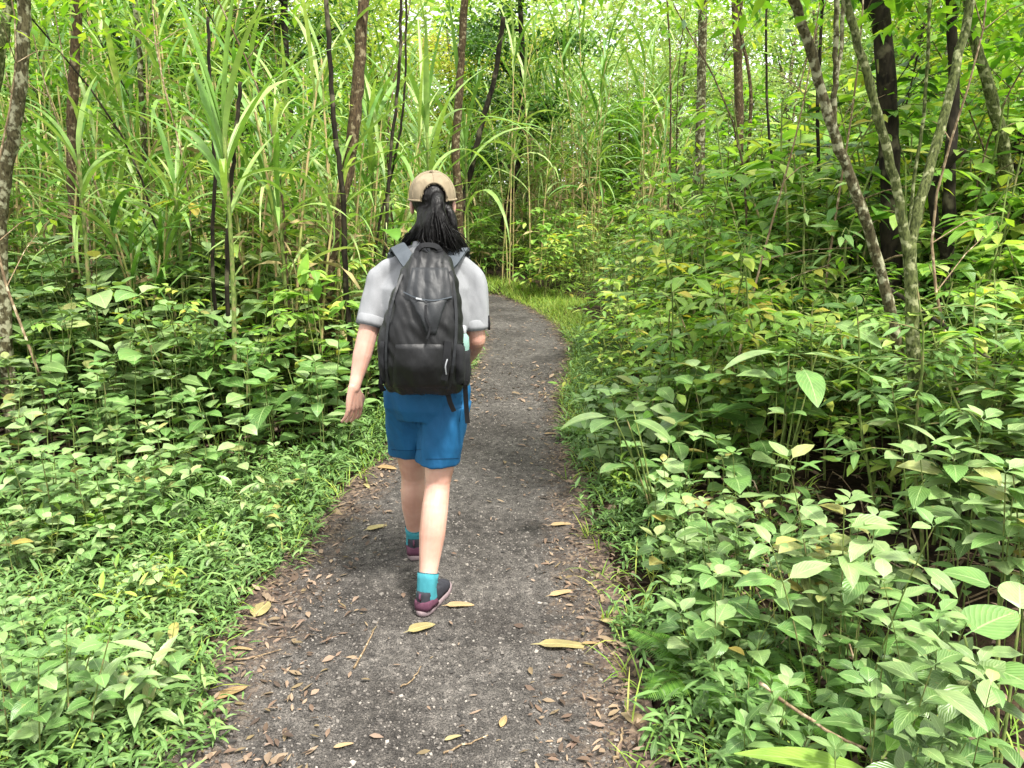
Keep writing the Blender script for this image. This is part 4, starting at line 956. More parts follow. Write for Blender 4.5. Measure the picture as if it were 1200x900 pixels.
def limb(mb, pts, rad, sides=16):
    """rounded limb: tube through pts with radii and hemispherical ends"""
    pts = [np.array(p, float) for p in pts]; p = smooth(pts, 4 * len(pts)); r = np.interp(np.linspace(0, len(pts) - 1, len(p)), range(len(pts)), rad)
    d0 = p[0] - p[1]; d0 /= np.linalg.norm(d0); d1 = p[-1] - p[-2]; d1 /= np.linalg.norm(d1)
    A = [p[0] + d0 * r[0] * k for k in (.98, .8, .45)]; B = [p[-1] + d1 * r[-1] * k for k in (.45, .8, .98)]
    tube(mb, np.array(A + list(p) + B), np.concatenate([[r[0] * .2, r[0] * .6, r[0] * .89], r, [r[-1] * .89, r[-1] * .6, r[-1] * .2]]), sides)
def ball(mb, c, rx, ry, rz_, n=12):
    loft(mb, [(c[0], c[1], c[2] - rz_ * math.cos(t), max(.001, rx * math.sin(t)), max(.001, ry * math.sin(t)), 2) for t in np.linspace(.08, PI - .08, n)], 20)

def skinmat(name, c1, c2):
    m, n, p = newmat(name); L = n.links; tc = node(n, 'ShaderNodeTexCoord')
    a = node(n, 'ShaderNodeTexNoise'); a.inputs['Scale'].default_value = 9; a.inputs['Detail'].default_value = 4; L.new(tc.outputs['Object'], a.inputs['Vector'])
    r = ramp(n, [(.35, hexc(c1)), (.65, hexc(c2))]); L.new(a.outputs[0], r.inputs[0]); L.new(r.outputs[0], p.inputs['Base Color'])
    p.inputs['Roughness'].default_value = .5; p.inputs['Subsurface Weight'].default_value = .15; p.inputs['Subsurface Radius'].default_value = (.02, .008, .004)
    b = node(n, 'ShaderNodeTexNoise'); b.inputs['Scale'].default_value = 300; L.new(tc.outputs['Object'], b.inputs['Vector'])
    bp = node(n, 'ShaderNodeBump'); bp.inputs['Strength'].default_value = .15; bp.inputs['Distance'].default_value = .001; L.new(b.outputs[0], bp.inputs['Height']); L.new(bp.outputs[0], p.inputs['Normal'])
    return m
SK = skinmat('skin', '#a67c6c', '#bb9787')
SHIRT = clothmat('grey_shirt_cloth', '#7a7c7f', '#86888b', 700, crease=9, cb=.35)
SHORTS = clothmat('blue_shorts_cloth', '#0b456c', '#0f5079', 900, crease=8, cb=.6, spec=.3, rough=.7)
SHORTS_DARK = clothmat('navy_thread', '#062a45', '#08324f')
PACK = clothmat('black_pack_nylon', '#0b0c0e', '#101113', 1200, crease=10, cb=.4, spec=.4, rough=.52)
PACK2 = clothmat('dark_grey_pack_nylon', '#181a1d', '#1f2225', 1200, crease=10, cb=.4, spec=.4, rough=.52)
STRAP = clothmat('grey_strap_webbing', '#3c4248', '#4a5056', 1500, crease=10, cb=.3, spec=.3)
BLACK = clothmat('black_webbing', '#141517', '#1c1d20', 1500, crease=10, cb=.3, spec=.3)
HAIRM = clothmat('black_hair', '#060505', '#0c0a0a', 300, crease=40, cb=.3, spec=.25, rough=.5)
CAPM = clothmat('tan_cap_cloth', '#726754', '#897d67', 700, crease=12, cb=.5)
SOCK = clothmat('turquoise_sock_knit', '#33757f', '#3c828c', 1200, crease=14, cb=.4)
SHOE = clothmat('dark_shoe_mesh', '#25262b', '#34343b', 1500, crease=20, cb=.2)
PLUM = clothmat('plum_shoe_panel', '#4b2b3b', '#5c3a4a', 900, crease=20, cb=.2)
SOLE = clothmat('dusty_mauve_sole', '#75676a', '#8a7a7c', 300, crease=30, cb=.2)
LIGHTM = clothmat('pale_trim', '#8f9296', '#a0a3a6', 900, crease=20, cb=.1)

PX, PY = -.32, 2.97
person = empty('person', (PX, PY, pz(PX, PY))); tag(person, 'walker seen from behind in tan cap, grey shirt, blue shorts and turquoise socks', 'person')
def W(u, v, Y): return P(u, v, Y)
def put_on(o, parent=person):
    """mesh built in world space -> local to the parent empty"""
    T = np.array(parent.location); me = o.data; n = len(me.vertices); co = np.empty(n * 3); me.vertices.foreach_get('co', co)
    me.vertices.foreach_set('co', (co.reshape(-1, 3) - T).ravel()); me.update(); o.parent = parent; return o

hipL, hipR = W(478, 470, 2.97), W(522, 472, 2.95)
kneeL, kneeR = W(484, 556, 3.12), W(513, 566, 2.93)
ankL = W(486, 628, 3.24); ankR = W(500, 688, 2.765)
shL, shR = W(448, 327, 2.98), W(551, 328, 2.98)
elL, elR = W(428, 402, 2.90), W(558, 398, 2.97)
wrL, wrR = W(415, 455, 2.82), W(546, 425, 3.2)
head = W(507, 238, 3.02); neck = W(504, 292, 2.99)
chest = W(499, 345, 2.98); waist = W(500, 432, 2.96); pelvis = W(500, 468, 2.96)

b = MB()
# legs: thigh, knee, calf, ankle
def mid(a, b_, t, off=(0, 0, 0)): return a + (b_ - a) * t + np.array(off)
for hip, kn, an in ((hipL, kneeL, ankL), (hipR, kneeR, ankR)):
    limb(b, [hip, mid(hip, kn, .5), kn, mid(kn, an, .25, (0, -.012, 0)), mid(kn, an, .5, (0, -.006, 0)), mid(kn, an, .8), an], [.085, .072, .050, .053, .052, .038, .033], 20)
# feet inside the shoes

# torso and neck
loft(b, [(pelvis[0], pelvis[1], pelvis[2] - .06, .10, .08, 2.2), (pelvis[0], pelvis[1], pelvis[2], .15, .10, 2.3), (waist[0], waist[1], waist[2], .125, .09, 2.3), (chest[0], chest[1] + .01, chest[2] - .08, .14, .095, 2.4),
         (chest[0], chest[1], chest[2], .145, .092, 2.4), (chest[0] + .005, chest[1], chest[2] + .06, .12, .07, 2.3), (neck[0], neck[1], neck[2] - .005, .07, .06, 2)], 28)
limb(b, [neck - [0, 0, .05], neck + [0, .005, .03], head - [0, 0, .05]], [.055, .048, .05])
# head: skull, jaw, nose, ears
hc = head
ball(b, hc + [0, 0, .022], .073, .087, .080, 16); ball(b, hc + [-.006, .035, -.045], .058, .062, .062, 14)
limb(b, [hc + [-.012, .118, .0], hc + [-.013, .132, -.022]], [.008, .013], 10)
for sx in (-1, 1):
    ball(b, hc + [sx * .079, .004, -.012], .010, .020, .031, 10)
ball(b, hc + [-.01, .098, -.055], .022, .012, .007, 8)   # mouth
# arms
limb(b, [shL, mid(shL, elL, .5), elL], [.040, .041, .037]); limb(b, [elL, mid(elL, wrL, .3), mid(elL, wrL, .75), wrL], [.037, .036, .025, .021])
limb(b, [shR, mid(shR, elR, .5), elR], [.040, .041, .037]); limb(b, [elR, mid(elR, wrR, .3), mid(elR, wrR, .75), wrR], [.037, .036, .025, .021])
# hands: palm, four fingers with two bends, thumb
def hand(wr, fwd, side, palm_n, curl):
    fwd = fwd / np.linalg.norm(fwd); side = side - fwd * (side @ fwd); side /= np.linalg.norm(side); pn = np.cross(fwd, side) * palm_n
    c = wr + fwd * .05
    for s_ in np.linspace(-1, 1, 4): limb(b, [wr + side * .008 * s_ - fwd * .005, wr + fwd * .045 + side * .024 * s_, wr + fwd * .080 + side * .030 * s_], [.017, .0135, .0095], 10)
    for s_, ln in ((-1, .062), (-.33, .072), (.33, .078), (1, .07)):
        p = wr + fwd * .078 + side * .031 * s_; d = fwd + side * .13 * s_; d /= np.linalg.norm(d); ch = [p]
        for k, f_ in enumerate((.42, .32, .26)):
            d = d * math.cos(curl) + pn * math.sin(curl); d /= np.linalg.norm(d); ch.append(ch[-1] + d * ln * f_)
        limb(b, ch, [.0088, .0078, .0072, .0062], 10)
    t0 = wr + fwd * .025 + side * .022
    limb(b, [t0, t0 + fwd * .025 + side * .022 + pn * .008, t0 + fwd * .052 + side * .026 + pn * .018, t0 + fwd * .072 + side * .022 + pn * .026], [.013, .012, .0095, .008], 10)
hand(wrL, W(416, 500, 2.83) - wrL, np.array([.62, .78, 0]), -1, .3)
hand(wrR, W(532, 436, 3.3) - wrR, np.array([-.6, .6, 0]), 1, .45)
put_on(remesh('body', b, SK, .0032, 3))

# shorts
sh = MB()
hemL, hemR = W(480, 530, 3.075), W(513, 541, 2.945)
loft(sh, [(pelvis[0], pelvis[1], pelvis[2] - .07, .13, .10, 2.3), (pelvis[0], pelvis[1], pelvis[2] - .02, .168, .118, 2.4), (pelvis[0] + .002, pelvis[1], pelvis[2] + .04, .172, .118, 2.4), (waist[0], waist[1], waist[2] + .01, .155, .108, 2.4)], 30)
def leglo(hip, hem, r0, r1, dx):
    rings = []
    for t in np.linspace(0, 1, 6):
        c = hem + (hip - hem) * t + np.array([dx * (1 - t) * .0, 0, 0]); rings.append((c[0], c[1], c[2], r1 + (r0 - r1) * t, (r1 + (r0 - r1) * t) * 1.05, 2.3))
    loft(sh, rings, 26)
leglo(hipL + [-.004, 0, 0], hemL + [0, 0, 0], .092, .084, 0); leglo(hipR + [.006, 0, 0], hemR, .098, .088, 0)
def creases(amp, fs, zs=.5, seed=0.):
    def f(co, no):
        d = np.array([noise.noise(Vector((c[0] * fs, c[1] * fs, c[2] * fs * zs + seed))) + .5 * noise.noise(Vector((c[0] * fs * 2.1 + c[2] * 6, c[1] * fs * 2, c[2] * fs * zs * 2 + seed))) for c in co])
        return co + no * (amp * d)[:, None]
    return f
shorts = put_on(remesh('shorts', sh, SHORTS, .006, 5, disp=creases(.009, 14, .45, 3)))
# shirt: torso and rolled sleeves
st = MB()
loft(st, [(waist[0], waist[1], waist[2] - .045, .170, .118, 2.4), (waist[0], waist[1], waist[2] + .02, .165, .118, 2.4), (chest[0], chest[1], chest[2] - .16, .165, .118, 2.4), (chest[0], chest[1], chest[2] - .05, .178, .122, 2.5),
          (chest[0] + .003, chest[1], chest[2] + .03, .180, .112, 2.5), (chest[0] + .006, chest[1], chest[2] + .075, .155, .09, 2.4), (neck[0], neck[1], neck[2] + .003, .078, .066, 2.1), (neck[0], neck[1] + .005, neck[2] + .02, .062, .06, 2)], 32)
slL, slR = mid(shL, elL, .72), mid(shR, elR, .80)
limb(st, [W(464, 311, 2.98), shL + [.0, 0, .002], mid(shL, elL, .35, (-.004, 0, 0)), slL + [-.004, 0, 0]], [.044, .049, .051, .052], 22)
limb(st, [W(538, 310, 2.98), shR + [0, 0, .002], mid(shR, elR, .35, (.004, 0, 0)), slR + [.002, 0, 0]], [.044, .049, .051, .050], 22)
limb(st, [W(478, 303, 2.99), W(504, 297, 2.995), W(528, 303, 2.99)], [.045, .05, .045], 18)
# cut the rounded sleeve ends flat just past the hem
def shirt_disp(co, no):
    for s_, e_, sl_ in ((shL, elL, slL), (shR, elR, slR)):
        ax = (e_ - s_) / np.linalg.norm(e_ - s_); t = (co - sl_) @ ax; lat = np.linalg.norm(co - sl_ - t[:, None] * ax, axis=1)
        m = (t > .004) & (lat < .09); co = co.copy(); co[m] -= ax * (t[m] - .004)[:, None]
    return creases(.012, 12, .3, 8)(co, no)
put_on(remesh('shirt', st, SHIRT, .006, 5, disp=shirt_disp))
for s_, e_, sl_, rr in ((shL, elL, slL, .0535), (shR, elR, slR, .0525)):
    cf = MB(); ax = (e_ - s_) / np.linalg.norm(e_ - s_)
    tube(cf, [sl_ - ax * .035, sl_ - ax * .032, sl_ - ax * .01, sl_ + ax * .004, sl_ + ax * .007, sl_ + ax * .002], [rr - .002, rr + .0005, rr + .0015, rr + .0015, rr - .001, rr - .018], 28, False); put_on(cf.build('sleeve_cuff', SHIRT))
co_ = MB(); loft(co_, [(neck[0], neck[1] + .004, neck[2] + z_, .066 + e, .062 + e, 2) for z_, e in ((-.012, .008), (.012, .006), (.03, -.002), (.032, -.008), (.01, -.006))], 28, False); put_on(co_.build('collar', SHIRT))
tb = MB(); pts = [slR + [.053, -.012, .05], slR + [.057, -.014, .02], slR + [.055, -.014, -.006]]; tube(tb, pts, .004, 6); put_on(tb.build('sleeve_tab', BLACK))

# socks and shoes
def shoe(an, fwd, parent):
    fwd = np.array([fwd[0], fwd[1], 0.]); fwd /= np.linalg.norm(fwd); sd_ = np.array([fwd[1], -fwd[0], 0]); zg = pz(an[0], an[1]) + .002
    def at(l, s_, z): return np.array([an[0], an[1], 0]) + fwd * l + sd_ * s_ + np.array([0, 0, zg + z])
    def ringmesh(rows, n=20):
        V = []; a = np.linspace(0, 2 * PI, n, endpoint=False)
        for (l0, l1, wd, z, tilt, toe) in rows:
            cx, hl = (l0 + l1) / 2, (l1 - l0) / 2
            for q_ in a:
                c, s_ = math.cos(q_), math.sin(q_); ll = cx + hl * np.sign(c) * abs(c) ** .8; k = (ll - l0) / (l1 - l0)
                ww = 1.1 * wd * np.sign(s_) * abs(s_) ** .75 * (1 - .18 * math.exp(-((k - .38) / .2) ** 2) + .06 * k)
                V.append(at(ll, ww, z + tilt * k + toe * max(0, k - .75) ** 2 * 4))
        m = MB(); k_ = len(rows); q = []
        for i in range(k_ - 1):
            for j in range(n): q.append([i * n + j, i * n + (j + 1) % n, (i + 1) * n + (j + 1) % n, (i + 1) * n + j])
        c0, c1 = len(V), len(V) + 1; V += [np.mean(V[:n], axis=0), np.mean(V[(k_ - 1) * n:k_ * n], axis=0)]
        for j in range(0, n, 2):
            q.append([c0, (j + 2) % n, j + 1, j]); o_ = (k_ - 1) * n; q.append([c1, o_ + j, o_ + j + 1, o_ + (j + 2) % n])
        m.add(V, q); return m
    sole = ringmesh([(-.058, .19, .034, 0, 0, .02), (-.064, .198, .039, .006, 0, .02), (-.063, .197, .039, .024, 0, .02), (-.058, .192, .036, .027, 0, .02)])
    up = ringmesh([(-.057, .188, .036, .024, 0, .018), (-.059, .18, .0365, .045, 0, .0), (-.057, .15, .036, .065, -.006, 0), (-.052, .10, .033, .082, -.012, 0), (-.047, .062, .031, .095, -.012, 0), (-.04, .05, .026, .096, -.012, 0)])
    heel = ringmesh([(-.0605, .05, .0385, .024, 0, 0), (-.0620, .04, .0385, .04, 0, 0), (-.060, .02, .037, .055, 0, 0), (-.056, .0, .033, .062, 0, 0)])
    e = put_on(up.build('shoe', SHOE)); 
    for nm, m_, mt in (('sole', sole, SOLE), ('heel_panel', heel, PLUM)):
        o = put_on(m_.build(nm, mt)); o.parent = e
    lp = MB(); tube(lp, [at(-.058, 0, .07), at(-.066, 0, .085), at(-.058, 0, .1)], .004, 6); o = put_on(lp.build('pull_loop', PLUM)); o.parent = e
    sk = MB(); top = .165
    pts = [at(0, 0, .05), at(0, 0, .09), np.array([an[0], an[1], zg + .11]) , None]
    return e, zg
for kn, an, fw in ((kneeL, ankL, (-.05, 1)), (kneeR, ankR, (.34, 1))):
    shoe(an, fw, person)
    up = (kn - an) / np.linalg.norm(kn - an); s_ = MB()
    tube(s_, [an - [0, 0, .04], an, an + up * .03, an + up * .052, an + up * .056, an + up * .05], [.041, .0385, .0405, .0425, .042, .03], 20, False); f3 = np.array([fw[0], fw[1], 0.]) / math.hypot(*fw); limb(s_, [an - [0, 0, .035] - f3 * .012, an - [0, 0, .045] + f3 * .05, an - [0, 0, .055] + f3 * .10], [.036, .031, .026]); put_on(s_.build('sock', SOCK))

# hair: scalp mass, ponytail through the cap opening, loose locks over the shoulders
hr = MB(); hrn = np.random.default_rng(5)
ball(hr, hc + [0, -.006, .022], .081, .091, .084, 14); ball(hr, hc + [.002, -.055, -.03], .055, .04, .05, 12)
put = None
locks = MB()
def lock(pts, r, jit, n):
    tube(hr, smooth([np.array(q) for q in pts], 12), r * 2.1 * np.array([.8, 1, 1.1, 1.15, 1.15, 1.1, 1.05, 1, .9, .8, .6, .3]), 12)
    for k in range(n * 3):
        j = hrn.normal(0, jit, 3) * .8; j2 = j + hrn.normal(0, jit * .7, 3)
        p = [np.array(q) + (j if i < len(pts) - 2 else j2) * (.3 + .8 * i / (len(pts) - 1)) for i, q in enumerate(pts)]
        tube(locks, smooth(p, 12), r * .22 * hrn.uniform(.6, 1.3) * np.array([.8, 1, 1, 1, 1, 1, 1, .95, .9, .75, .5, .15]), 5)
B0 = hc[1] - .095
x0, z0 = hc[0], hc[2]
pt = W(513, 232, B0)
lock([pt + [0, .04, .005], pt + [0, -.015, -.005], W(512, 250, B0 - .035), W(514, 268, B0 - .035), W(516, 285, B0 - .025)], .010, .016, 110)
lock([pt + [0, .03, 0], W(516, 250, B0 - .03), W(522, 266, B0 - .03), W(529, 280, B0 - .02), W(535, 293, B0 - .0)], .009, .013, 70)
lock([W(492, 245, B0 + .05), W(494, 258, B0 + .02), W(488, 270, B0 + .03), W(480, 280, B0 + .07), W(475, 289, B0 + .11)], .008, .010, 60)
lock([W(522, 240, B0 + .04), W(529, 256, B0 + .03), W(530, 270, B0 + .03), W(535, 284, B0 + .05), W(543, 297, B0 + .08)], .009, .012, 70)
lock([W(500, 245, B0 + .01), W(500, 260, B0 - .01), W(497, 272, B0 + .0), W(494, 280, B0 + .01)], .009, .011, 50)
lock([pt + [0, .03, 0], W(505, 252, B0 - .02), W(504, 270, B0 - .03), W(508, 284, B0 - .03), W(520, 292, B0 - .03)], .009, .013, 60)
o = put_on(remesh('hair', hr, HAIRM, .006, 3)); o2 = put_on(locks.build('hair_lock', HAIRM)); o2.parent = o
# cap: dome with an arched opening at the back, strap and brim
cp = MB(); na, nb_ = 40, 14; V = []; q = []
cc = hc + [0, -.002, .034]; th = .003
def dome(a, t, off): 
    r_ = math.cos(t); sq = 1 + .02 * math.cos(2 * a)
    return cc + np.array([(.091 + off) * sq * r_ ** .8 * math.sin(a), -(.103 + off) * r_ ** .8 * math.cos(a), (.094 + off) * math.sin(t) - .012 + .006 * (-math.cos(a))])
keep = lambda a, t: not (abs((a + PI) % (2 * PI) - PI - .2) < .52 * math.sqrt(max(0, 1 - (max(0, t - .02) / .62) ** 2)) and t < .64)
angs = np.linspace(0, 2 * PI, 73)[:-1]; ts = np.linspace(-.12, PI / 2 * .985, 24)
for off in (0, -.004):
    i0 = len(V)
    for t in ts:
        for a in angs: V.append(dome(a, max(t, -.1) if t > 0 else t, off))
    for i in range(23):
        for j in range(72):
            if keep((angs[j] + .04), (ts[i] + ts[i + 1]) / 2): q.append([i0 + i * 72 + j, i0 + i * 72 + (j + 1) % 72, i0 + (i + 1) * 72 + (j + 1) % 72, i0 + (i + 1) * 72 + j])
V_ = len(V)
cp.add(V, q); cap = put_on(cp.build('cap', CAPM))
bt = MB(); tube(bt, [dome(0, 1.5, .002), dome(0, 1.56, .005)], [.008, .006], 10); o = put_on(bt.build('cap_button', CAPM)); o.parent = cap
rm = MB(); ar = [dome(.2 + .54 * math.cos(k), .02 + .64 * max(0, math.sin(k)), .001) for k in np.linspace(0, PI, 22)]; tube(rm, ar, .0035, 6); o = put_on(rm.build('opening_binding', CAPM)); o.parent = cap
bd = MB(); tube(bd, [dome(a, -.08, .0015) for a in np.linspace(.78, 2 * PI - .38, 50)], .004, 6); o = put_on(bd.build('sweat_band', CAPM)); o.parent = cap
for a in (0.0, PI / 3, 2 * PI / 3, PI, 4 * PI / 3, 5 * PI / 3):
    sm = MB(); t0_ = .66 if a == 0 else -.08; tube(sm, [dome(a + .2, t_, .0006) for t_ in np.linspace(t0_, 1.5, 14)], .0014, 5); o = put_on(sm.build('seam', CAPM)); o.parent = cap
br = MB(); V = []
for r_ in (0, .5, 1):
    for a in np.linspace(-1.05, 1.05, 17):
        e_ = dome(PI + a, -.05, 0); V.append(e_ + np.array([0, .075 * r_ * math.cos(a * .9), -.018 * r_ ** 2 - .012 * abs(math.sin(a)) * r_]))
q = [[r_ * 17 + j, r_ * 17 + j + 1, (r_ + 1) * 17 + j + 1, (r_ + 1) * 17 + j] for r_ in range(2) for j in range(16)]
V += [v - np.array([0, 0, .003]) for v in V]; q += [[a + 51 for a in f[::-1]] for f in q]; br.add(V, q); o = put_on(br.build('brim', CAPM)); o.parent = cap
# face details on the far side: brows and eyes
ey = MB()
for sx in (-1, 1): ball(ey, hc + [sx * .031 - .006, .091, .002], .012, .006, .006, 8)
put_on(ey.build('eyes', clothmat('eye', '#2a1d16')))

# ------------------------------------------------------------------ the backpack (carried, so a thing of its own) and the bottle in its pocket
pack = empty('backpack', W(497, 465, 2.78)); tag(pack, "black daypack on the walker's back with a grey lid panel and side pockets", 'backpack')
yb = 2.86       # plane that lies on the back
def prow(v, ul, ur, depth, e=2.6, Y=2.74):
    a, c = W(ul, v, Y), W(ur, v, Y); cx = (a[0] + c[0]) / 2; return (cx, yb - depth / 2 + .01, a[2], (c[0] - a[0]) / 2, depth / 2, e)
pk = MB()
loft(pk, [prow(466, 462, 532, .09), prow(462, 452, 540, .14), prow(448, 447, 543, .19), prow(425, 443.5, 544, .215), prow(400, 443, 543, .22), prow(375, 448, 541, .215), prow(350, 456, 539, .195), prow(330, 464, 537, .165), prow(315, 471, 532, .135), prow(304, 478, 525, .105), prow(297, 486, 518, .07)], 40)
def packdisp(co, no):
    T = np.array([noise.noise(Vector((c[0] * 22, c[1] * 10, c[2] * 9))) + .6 * noise.noise(Vector((c[0] * 45 + c[2] * 20, 3, c[2] * 16))) for c in co])
    X = (co[:, 0] - W(492, 400, 2.74)[0]); top = np.clip((co[:, 2] - 1.18) / .12, 0, 1)
    gather = .003 * np.sin(X * 190 / (1 + (1.42 - co[:, 2]))) * top
    return co + no * (.009 * T + gather)[:, None]
o = put_on(remesh('pack_body', pk, PACK, .006, 5, disp=packdisp), pack)
# the grey upper front panel, lower front pocket and the seams as raised pieces shaped over the body
from mathutils.bvhtree import BVHTree
bm_ = bpy.data.objects[o.name].data; T0 = np.array(pack.location)
bvh = BVHTree.FromPolygons([tuple(np.array(v.co) + T0) for v in bm_.vertices], [tuple(p.vertices) for p in bm_.polygons])
def surf(u, v, lift):
    """point on the pack's outer face under photo pixel (u, v), lifted off it"""
    a = W(u, v, 2.4); d = W(u, v, 3.) - a; d /= np.linalg.norm(d); h = bvh.ray_cast(Vector(a), Vector(d))
    if h[0] is None: return W(u, v, 2.72)
    n_ = np.array(h[1]); n_ = n_ if n_ @ d < 0 else -n_
    return np.array(h[0]) + n_ * lift
def patch(outline_fn, nu, nv, lift, name, mat, bulge=0., parent=pack):
    m = MB(); V = []; q = []
    for j in range(nv):
        for i in range(nu):
            s_, t_ = i / (nu - 1), j / (nv - 1); u, v = outline_fn(s_, t_); ed = min(s_, 1 - s_, t_, 1 - t_)
            V.append(surf(u, v, -.004 if ed <= 0 else lift + bulge * math.sin(PI * s_) ** .6 * math.sin(PI * t_) ** .6))
    for j in range(nv - 1):
        for i in range(nu - 1): q.append([j * nu + i, j * nu + i + 1, (j + 1) * nu + i + 1, (j + 1) * nu + i])
    m.add(V, q); return put_on(m.build(name, mat), parent)
def lerp(a, b_, t): return a + (b_ - a) * t
patch(lambda s_, t_: (lerp(lerp(482, 472, t_), lerp(526, 532, t_), s_), lerp(312, 352, t_) + 6 * math.sin(PI * s_) * t_), 22, 14, .004, 'lid_panel', PACK2, .004)
patch(lambda s_, t_: (lerp(lerp(475, 500, t_ ** .8), lerp(528, 511, t_ ** .8), s_), lerp(346, 394, t_) + 5 * math.sin(PI * s_) * (1 - t_)), 16, 14, .006, 'front_flap', PACK2, .010)
patch(lambda s_, t_: (lerp(lerp(462, 458, t_), lerp(522, 524, t_), s_), lerp(402, 456, t_)), 20, 16, .004, 'lower_pocket', PACK, .010)
def ribbon(pts, width, name, mat, parent, th=.003, up=None, deform=True):
    pts = smooth([np.array(p) for p in pts], 16) if len(pts) > 2 else np.array(pts); V = []; n_ = len(pts)
    t = np.gradient(pts, axis=0)
    for i in range(n_):
        tt = t[i] / np.linalg.norm(t[i]); nn = np.array(up if up is not None else [0, -1, .2], float); nn -= tt * (nn @ tt); nn /= np.linalg.norm(nn); s_ = np.cross(tt, nn); w_ = width[i * len(width) // n_] if isinstance(width, (list, tuple)) else width
        for a, c in ((-1, -1), (1, -1), (1, 1), (-1, 1)): V.append(pts[i] + s_ * a * w_ / 2 + nn * c * th)
    q = []
    for i in range(n_ - 1):
        for j in range(4): q.append([i * 4 + j, i * 4 + (j + 1) % 4, (i + 1) * 4 + (j + 1) % 4, (i + 1) * 4 + j])
    q += [[0, 1, 2, 3], [(n_ - 1) * 4 + j for j in (3, 2, 1, 0)]]
    m = MB(); m.add(V, q); return put_on(m.build(name, mat, smooth=False), parent)
def surfline(pts, lift): return [surf(u, v, lift) for u, v in pts]
ribbon(surfline([(501, 358), (500, 372), (503, 384), (502, 396)], .018), .007, 'gear_loop', BLACK, pack)
ribbon(surfline([(474, 344), (490, 350), (508, 353), (528, 349)], .012), .004, 'zip', STRAP, pack, .0012)
ribbon(surfline([(528, 318), (533, 350), (534, 390), (530, 430), (526, 455)], .003), .010, 'side_seam', PACK2, pack)
ribbon(surfline([(472, 322), (462, 350), (455, 385), (453, 425), (456, 452)], .003), .008, 'side_seam', PACK2, pack)
ribbon(surfline([(524, 400), (522, 420), (519, 444)], .010), .026, 'compression_strap', BLACK, pack)
ribbon(surfline([(522.5, 420), (521.5, 428), (520.5, 437)], .0145), .0045, 'maker_mark', LIGHTM, pack, .0008)
ribbon(surfline([(490, 351), (499, 353)], .018), .006, 'reflective_mark', LIGHTM, pack, .0008)
# carry handle
hp = [surf(489, 306, -.005), W(488, 296, 2.80), W(494, 288.5, 2.80), W(504, 287.5, 2.80), W(513, 290, 2.80), W(517, 298, 2.80), surf(516, 308, -.005)]
ribbon(hp, .018, 'carry_handle', BLACK, pack, .0045, up=[0, -1, .5])
# stitched hems, back seam and pocket slit of the shorts
T1 = np.array(person.location); bvs = BVHTree.FromPolygons([tuple(np.array(v.co) + T1) for v in shorts.data.vertices], [tuple(p.vertices) for p in shorts.data.polygons])
def on_shorts(u, v, lift=.0012):
    a = W(u, v, 2.4); d = W(u, v, 3.4) - a; d /= np.linalg.norm(d); h = bvs.ray_cast(Vector(a), Vector(d))
    if h[0] is None: return None
    n_ = np.array(h[1]); n_ = n_ if n_ @ d < 0 else -n_
    return np.array(h[0]) + n_ * lift
for nm, px in (('hem_stitching', [(u, 526 + 2 * math.sin((u - 458) / 12)) for u in range(459, 496, 3)]), ('hem_stitching', [(u, 538 - (u - 497) * .03) for u in range(499, 542, 3)]),
               ('pocket_slit', [(541 - (v - 470) * .12, v) for v in range(470, 496, 4)])):
    pp = [q for q in (on_shorts(u, v) for u, v in px) if q is not None]
    if len(pp) > 3: m_ = MB(); tube(m_, np.array(pp), .0009, 5); o_ = put_on(m_.build(nm, SHORTS_DARK)); o_.parent = shorts
# shoulder straps over the shirt
def hug(pts): return pts
ribbon([W(486, 318, 2.83), W(478, 306, 2.86), W(470, 294, 2.92), W(465, 289, 2.985), W(461, 300, 3.06), W(457, 340, 3.10)], [.052] * 3 + [.056] * 8 + [.05] * 5, 'shoulder_strap', STRAP, pack, .006, up=[0, -.9, .8])
ribbon([W(519, 318, 2.83), W(528, 307, 2.86), W(536, 296, 2.92), W(541, 291, 2.985), W(543, 302, 3.06), W(546, 340, 3.10)], [.052] * 3 + [.056] * 8 + [.05] * 5, 'shoulder_strap', STRAP, pack, .006, up=[0, -.9, .8])
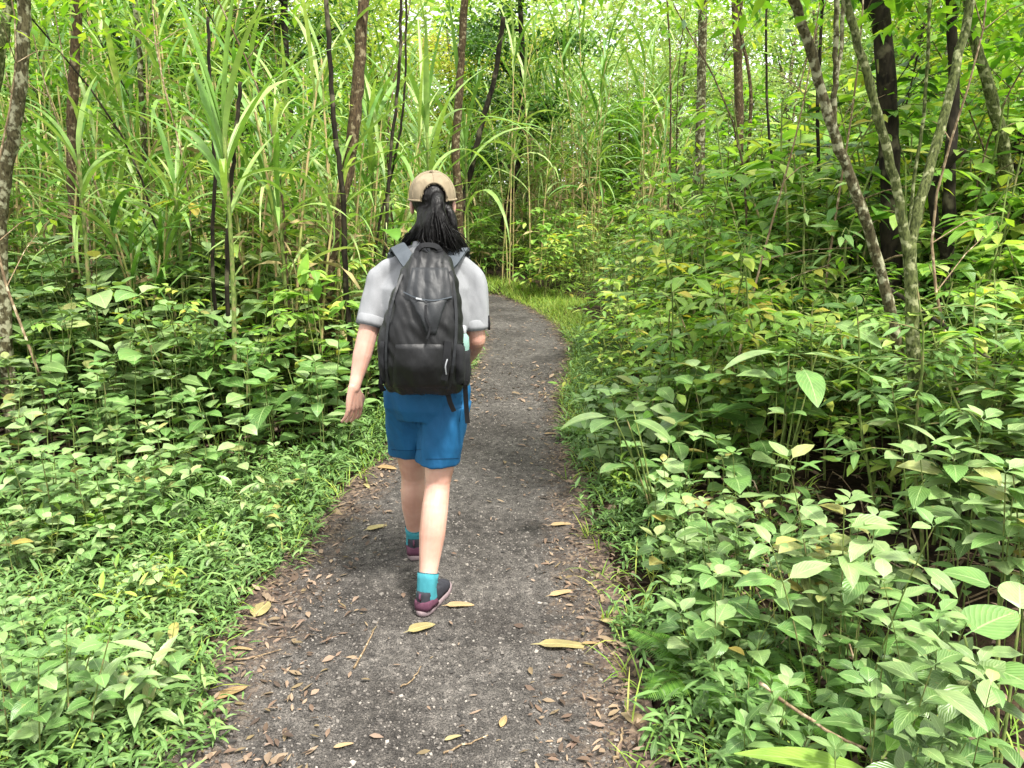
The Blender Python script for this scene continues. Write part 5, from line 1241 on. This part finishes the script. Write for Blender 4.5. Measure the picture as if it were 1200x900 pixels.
# mesh side pockets
patch(lambda s_, t_: (lerp(534, 543.5, s_), lerp(402, 452, t_)), 8, 12, .006, 'side_pocket', BLACK, .008)
patch(lambda s_, t_: (lerp(444.5, 452, s_), lerp(398, 450, t_)), 8, 12, .005, 'side_pocket', BLACK, .006)
sp = MB(); c0 = W(541, 452, 2.82); loft(sp, [(c0[0] - .002, 2.83, c0[2] + z_, a_, a_ * 1.1, 2.3) for z_, a_ in ((-.005, .022), (.01, .033), (.05, .036), (.10, .035), (.135, .036), (.137, .032), (.11, .032))], 22, False); put_on(sp.build('bottle_pocket', BLACK), pack)
# loose strap ends
for pts in ([W(524, 456, 2.78), W(527, 470, 2.79), W(532, 482, 2.80)], [W(545, 446, 2.80), W(546, 470, 2.83), W(548, 496, 2.845)], [W(447, 444, 2.80), W(446, 452, 2.82), W(450, 458, 2.84)]):
    ribbon(pts, .018, 'strap_end', BLACK, pack, .002, up=[0, -1, 0])
bl = put_on(remesh('hip_belt_pad', (lambda m: (loft(m, [(W(543, 436, 2.88)[0], 2.90, W(543, 436, 2.88)[2] + z_, a_, .05, 2.4) for z_, a_ in ((-.03, .02), (-.015, .03), (.015, .03), (.03, .02))], 16), m)[1])(MB()), BLACK, .006, 3), pack)

def bottlemat():
    m, n, p = newmat('pale_green_bottle'); p.inputs['Base Color'].default_value = (*hexc('#8fb3a8'), 1); p.inputs['Roughness'].default_value = .15; p.inputs['Transmission Weight'].default_value = .35; p.inputs['IOR'].default_value = 1.3
    return m
cb = W(542, 452, 2.82); bo = empty('water_bottle', (cb[0] - .002, 2.83, cb[2])); tag(bo, "pale green water bottle in the pack's right side pocket", 'bottle')
m_ = MB(); loft(m_, [(0, 0, z_, a_, a_, 2) for z_, a_ in ((0, .026), (.01, .030), (.12, .030), (.135, .028), (.15, .030), (.185, .028), (.2, .016))], 22); m_.build('bottle_body', bottlemat(), bo)
m_ = MB(); loft(m_, [(0, 0, z_, a_, a_, 2) for z_, a_ in ((.196, .017), (.2, .019), (.222, .019), (.226, .016))], 18); m_.build('bottle_cap', LIGHTM, bo)
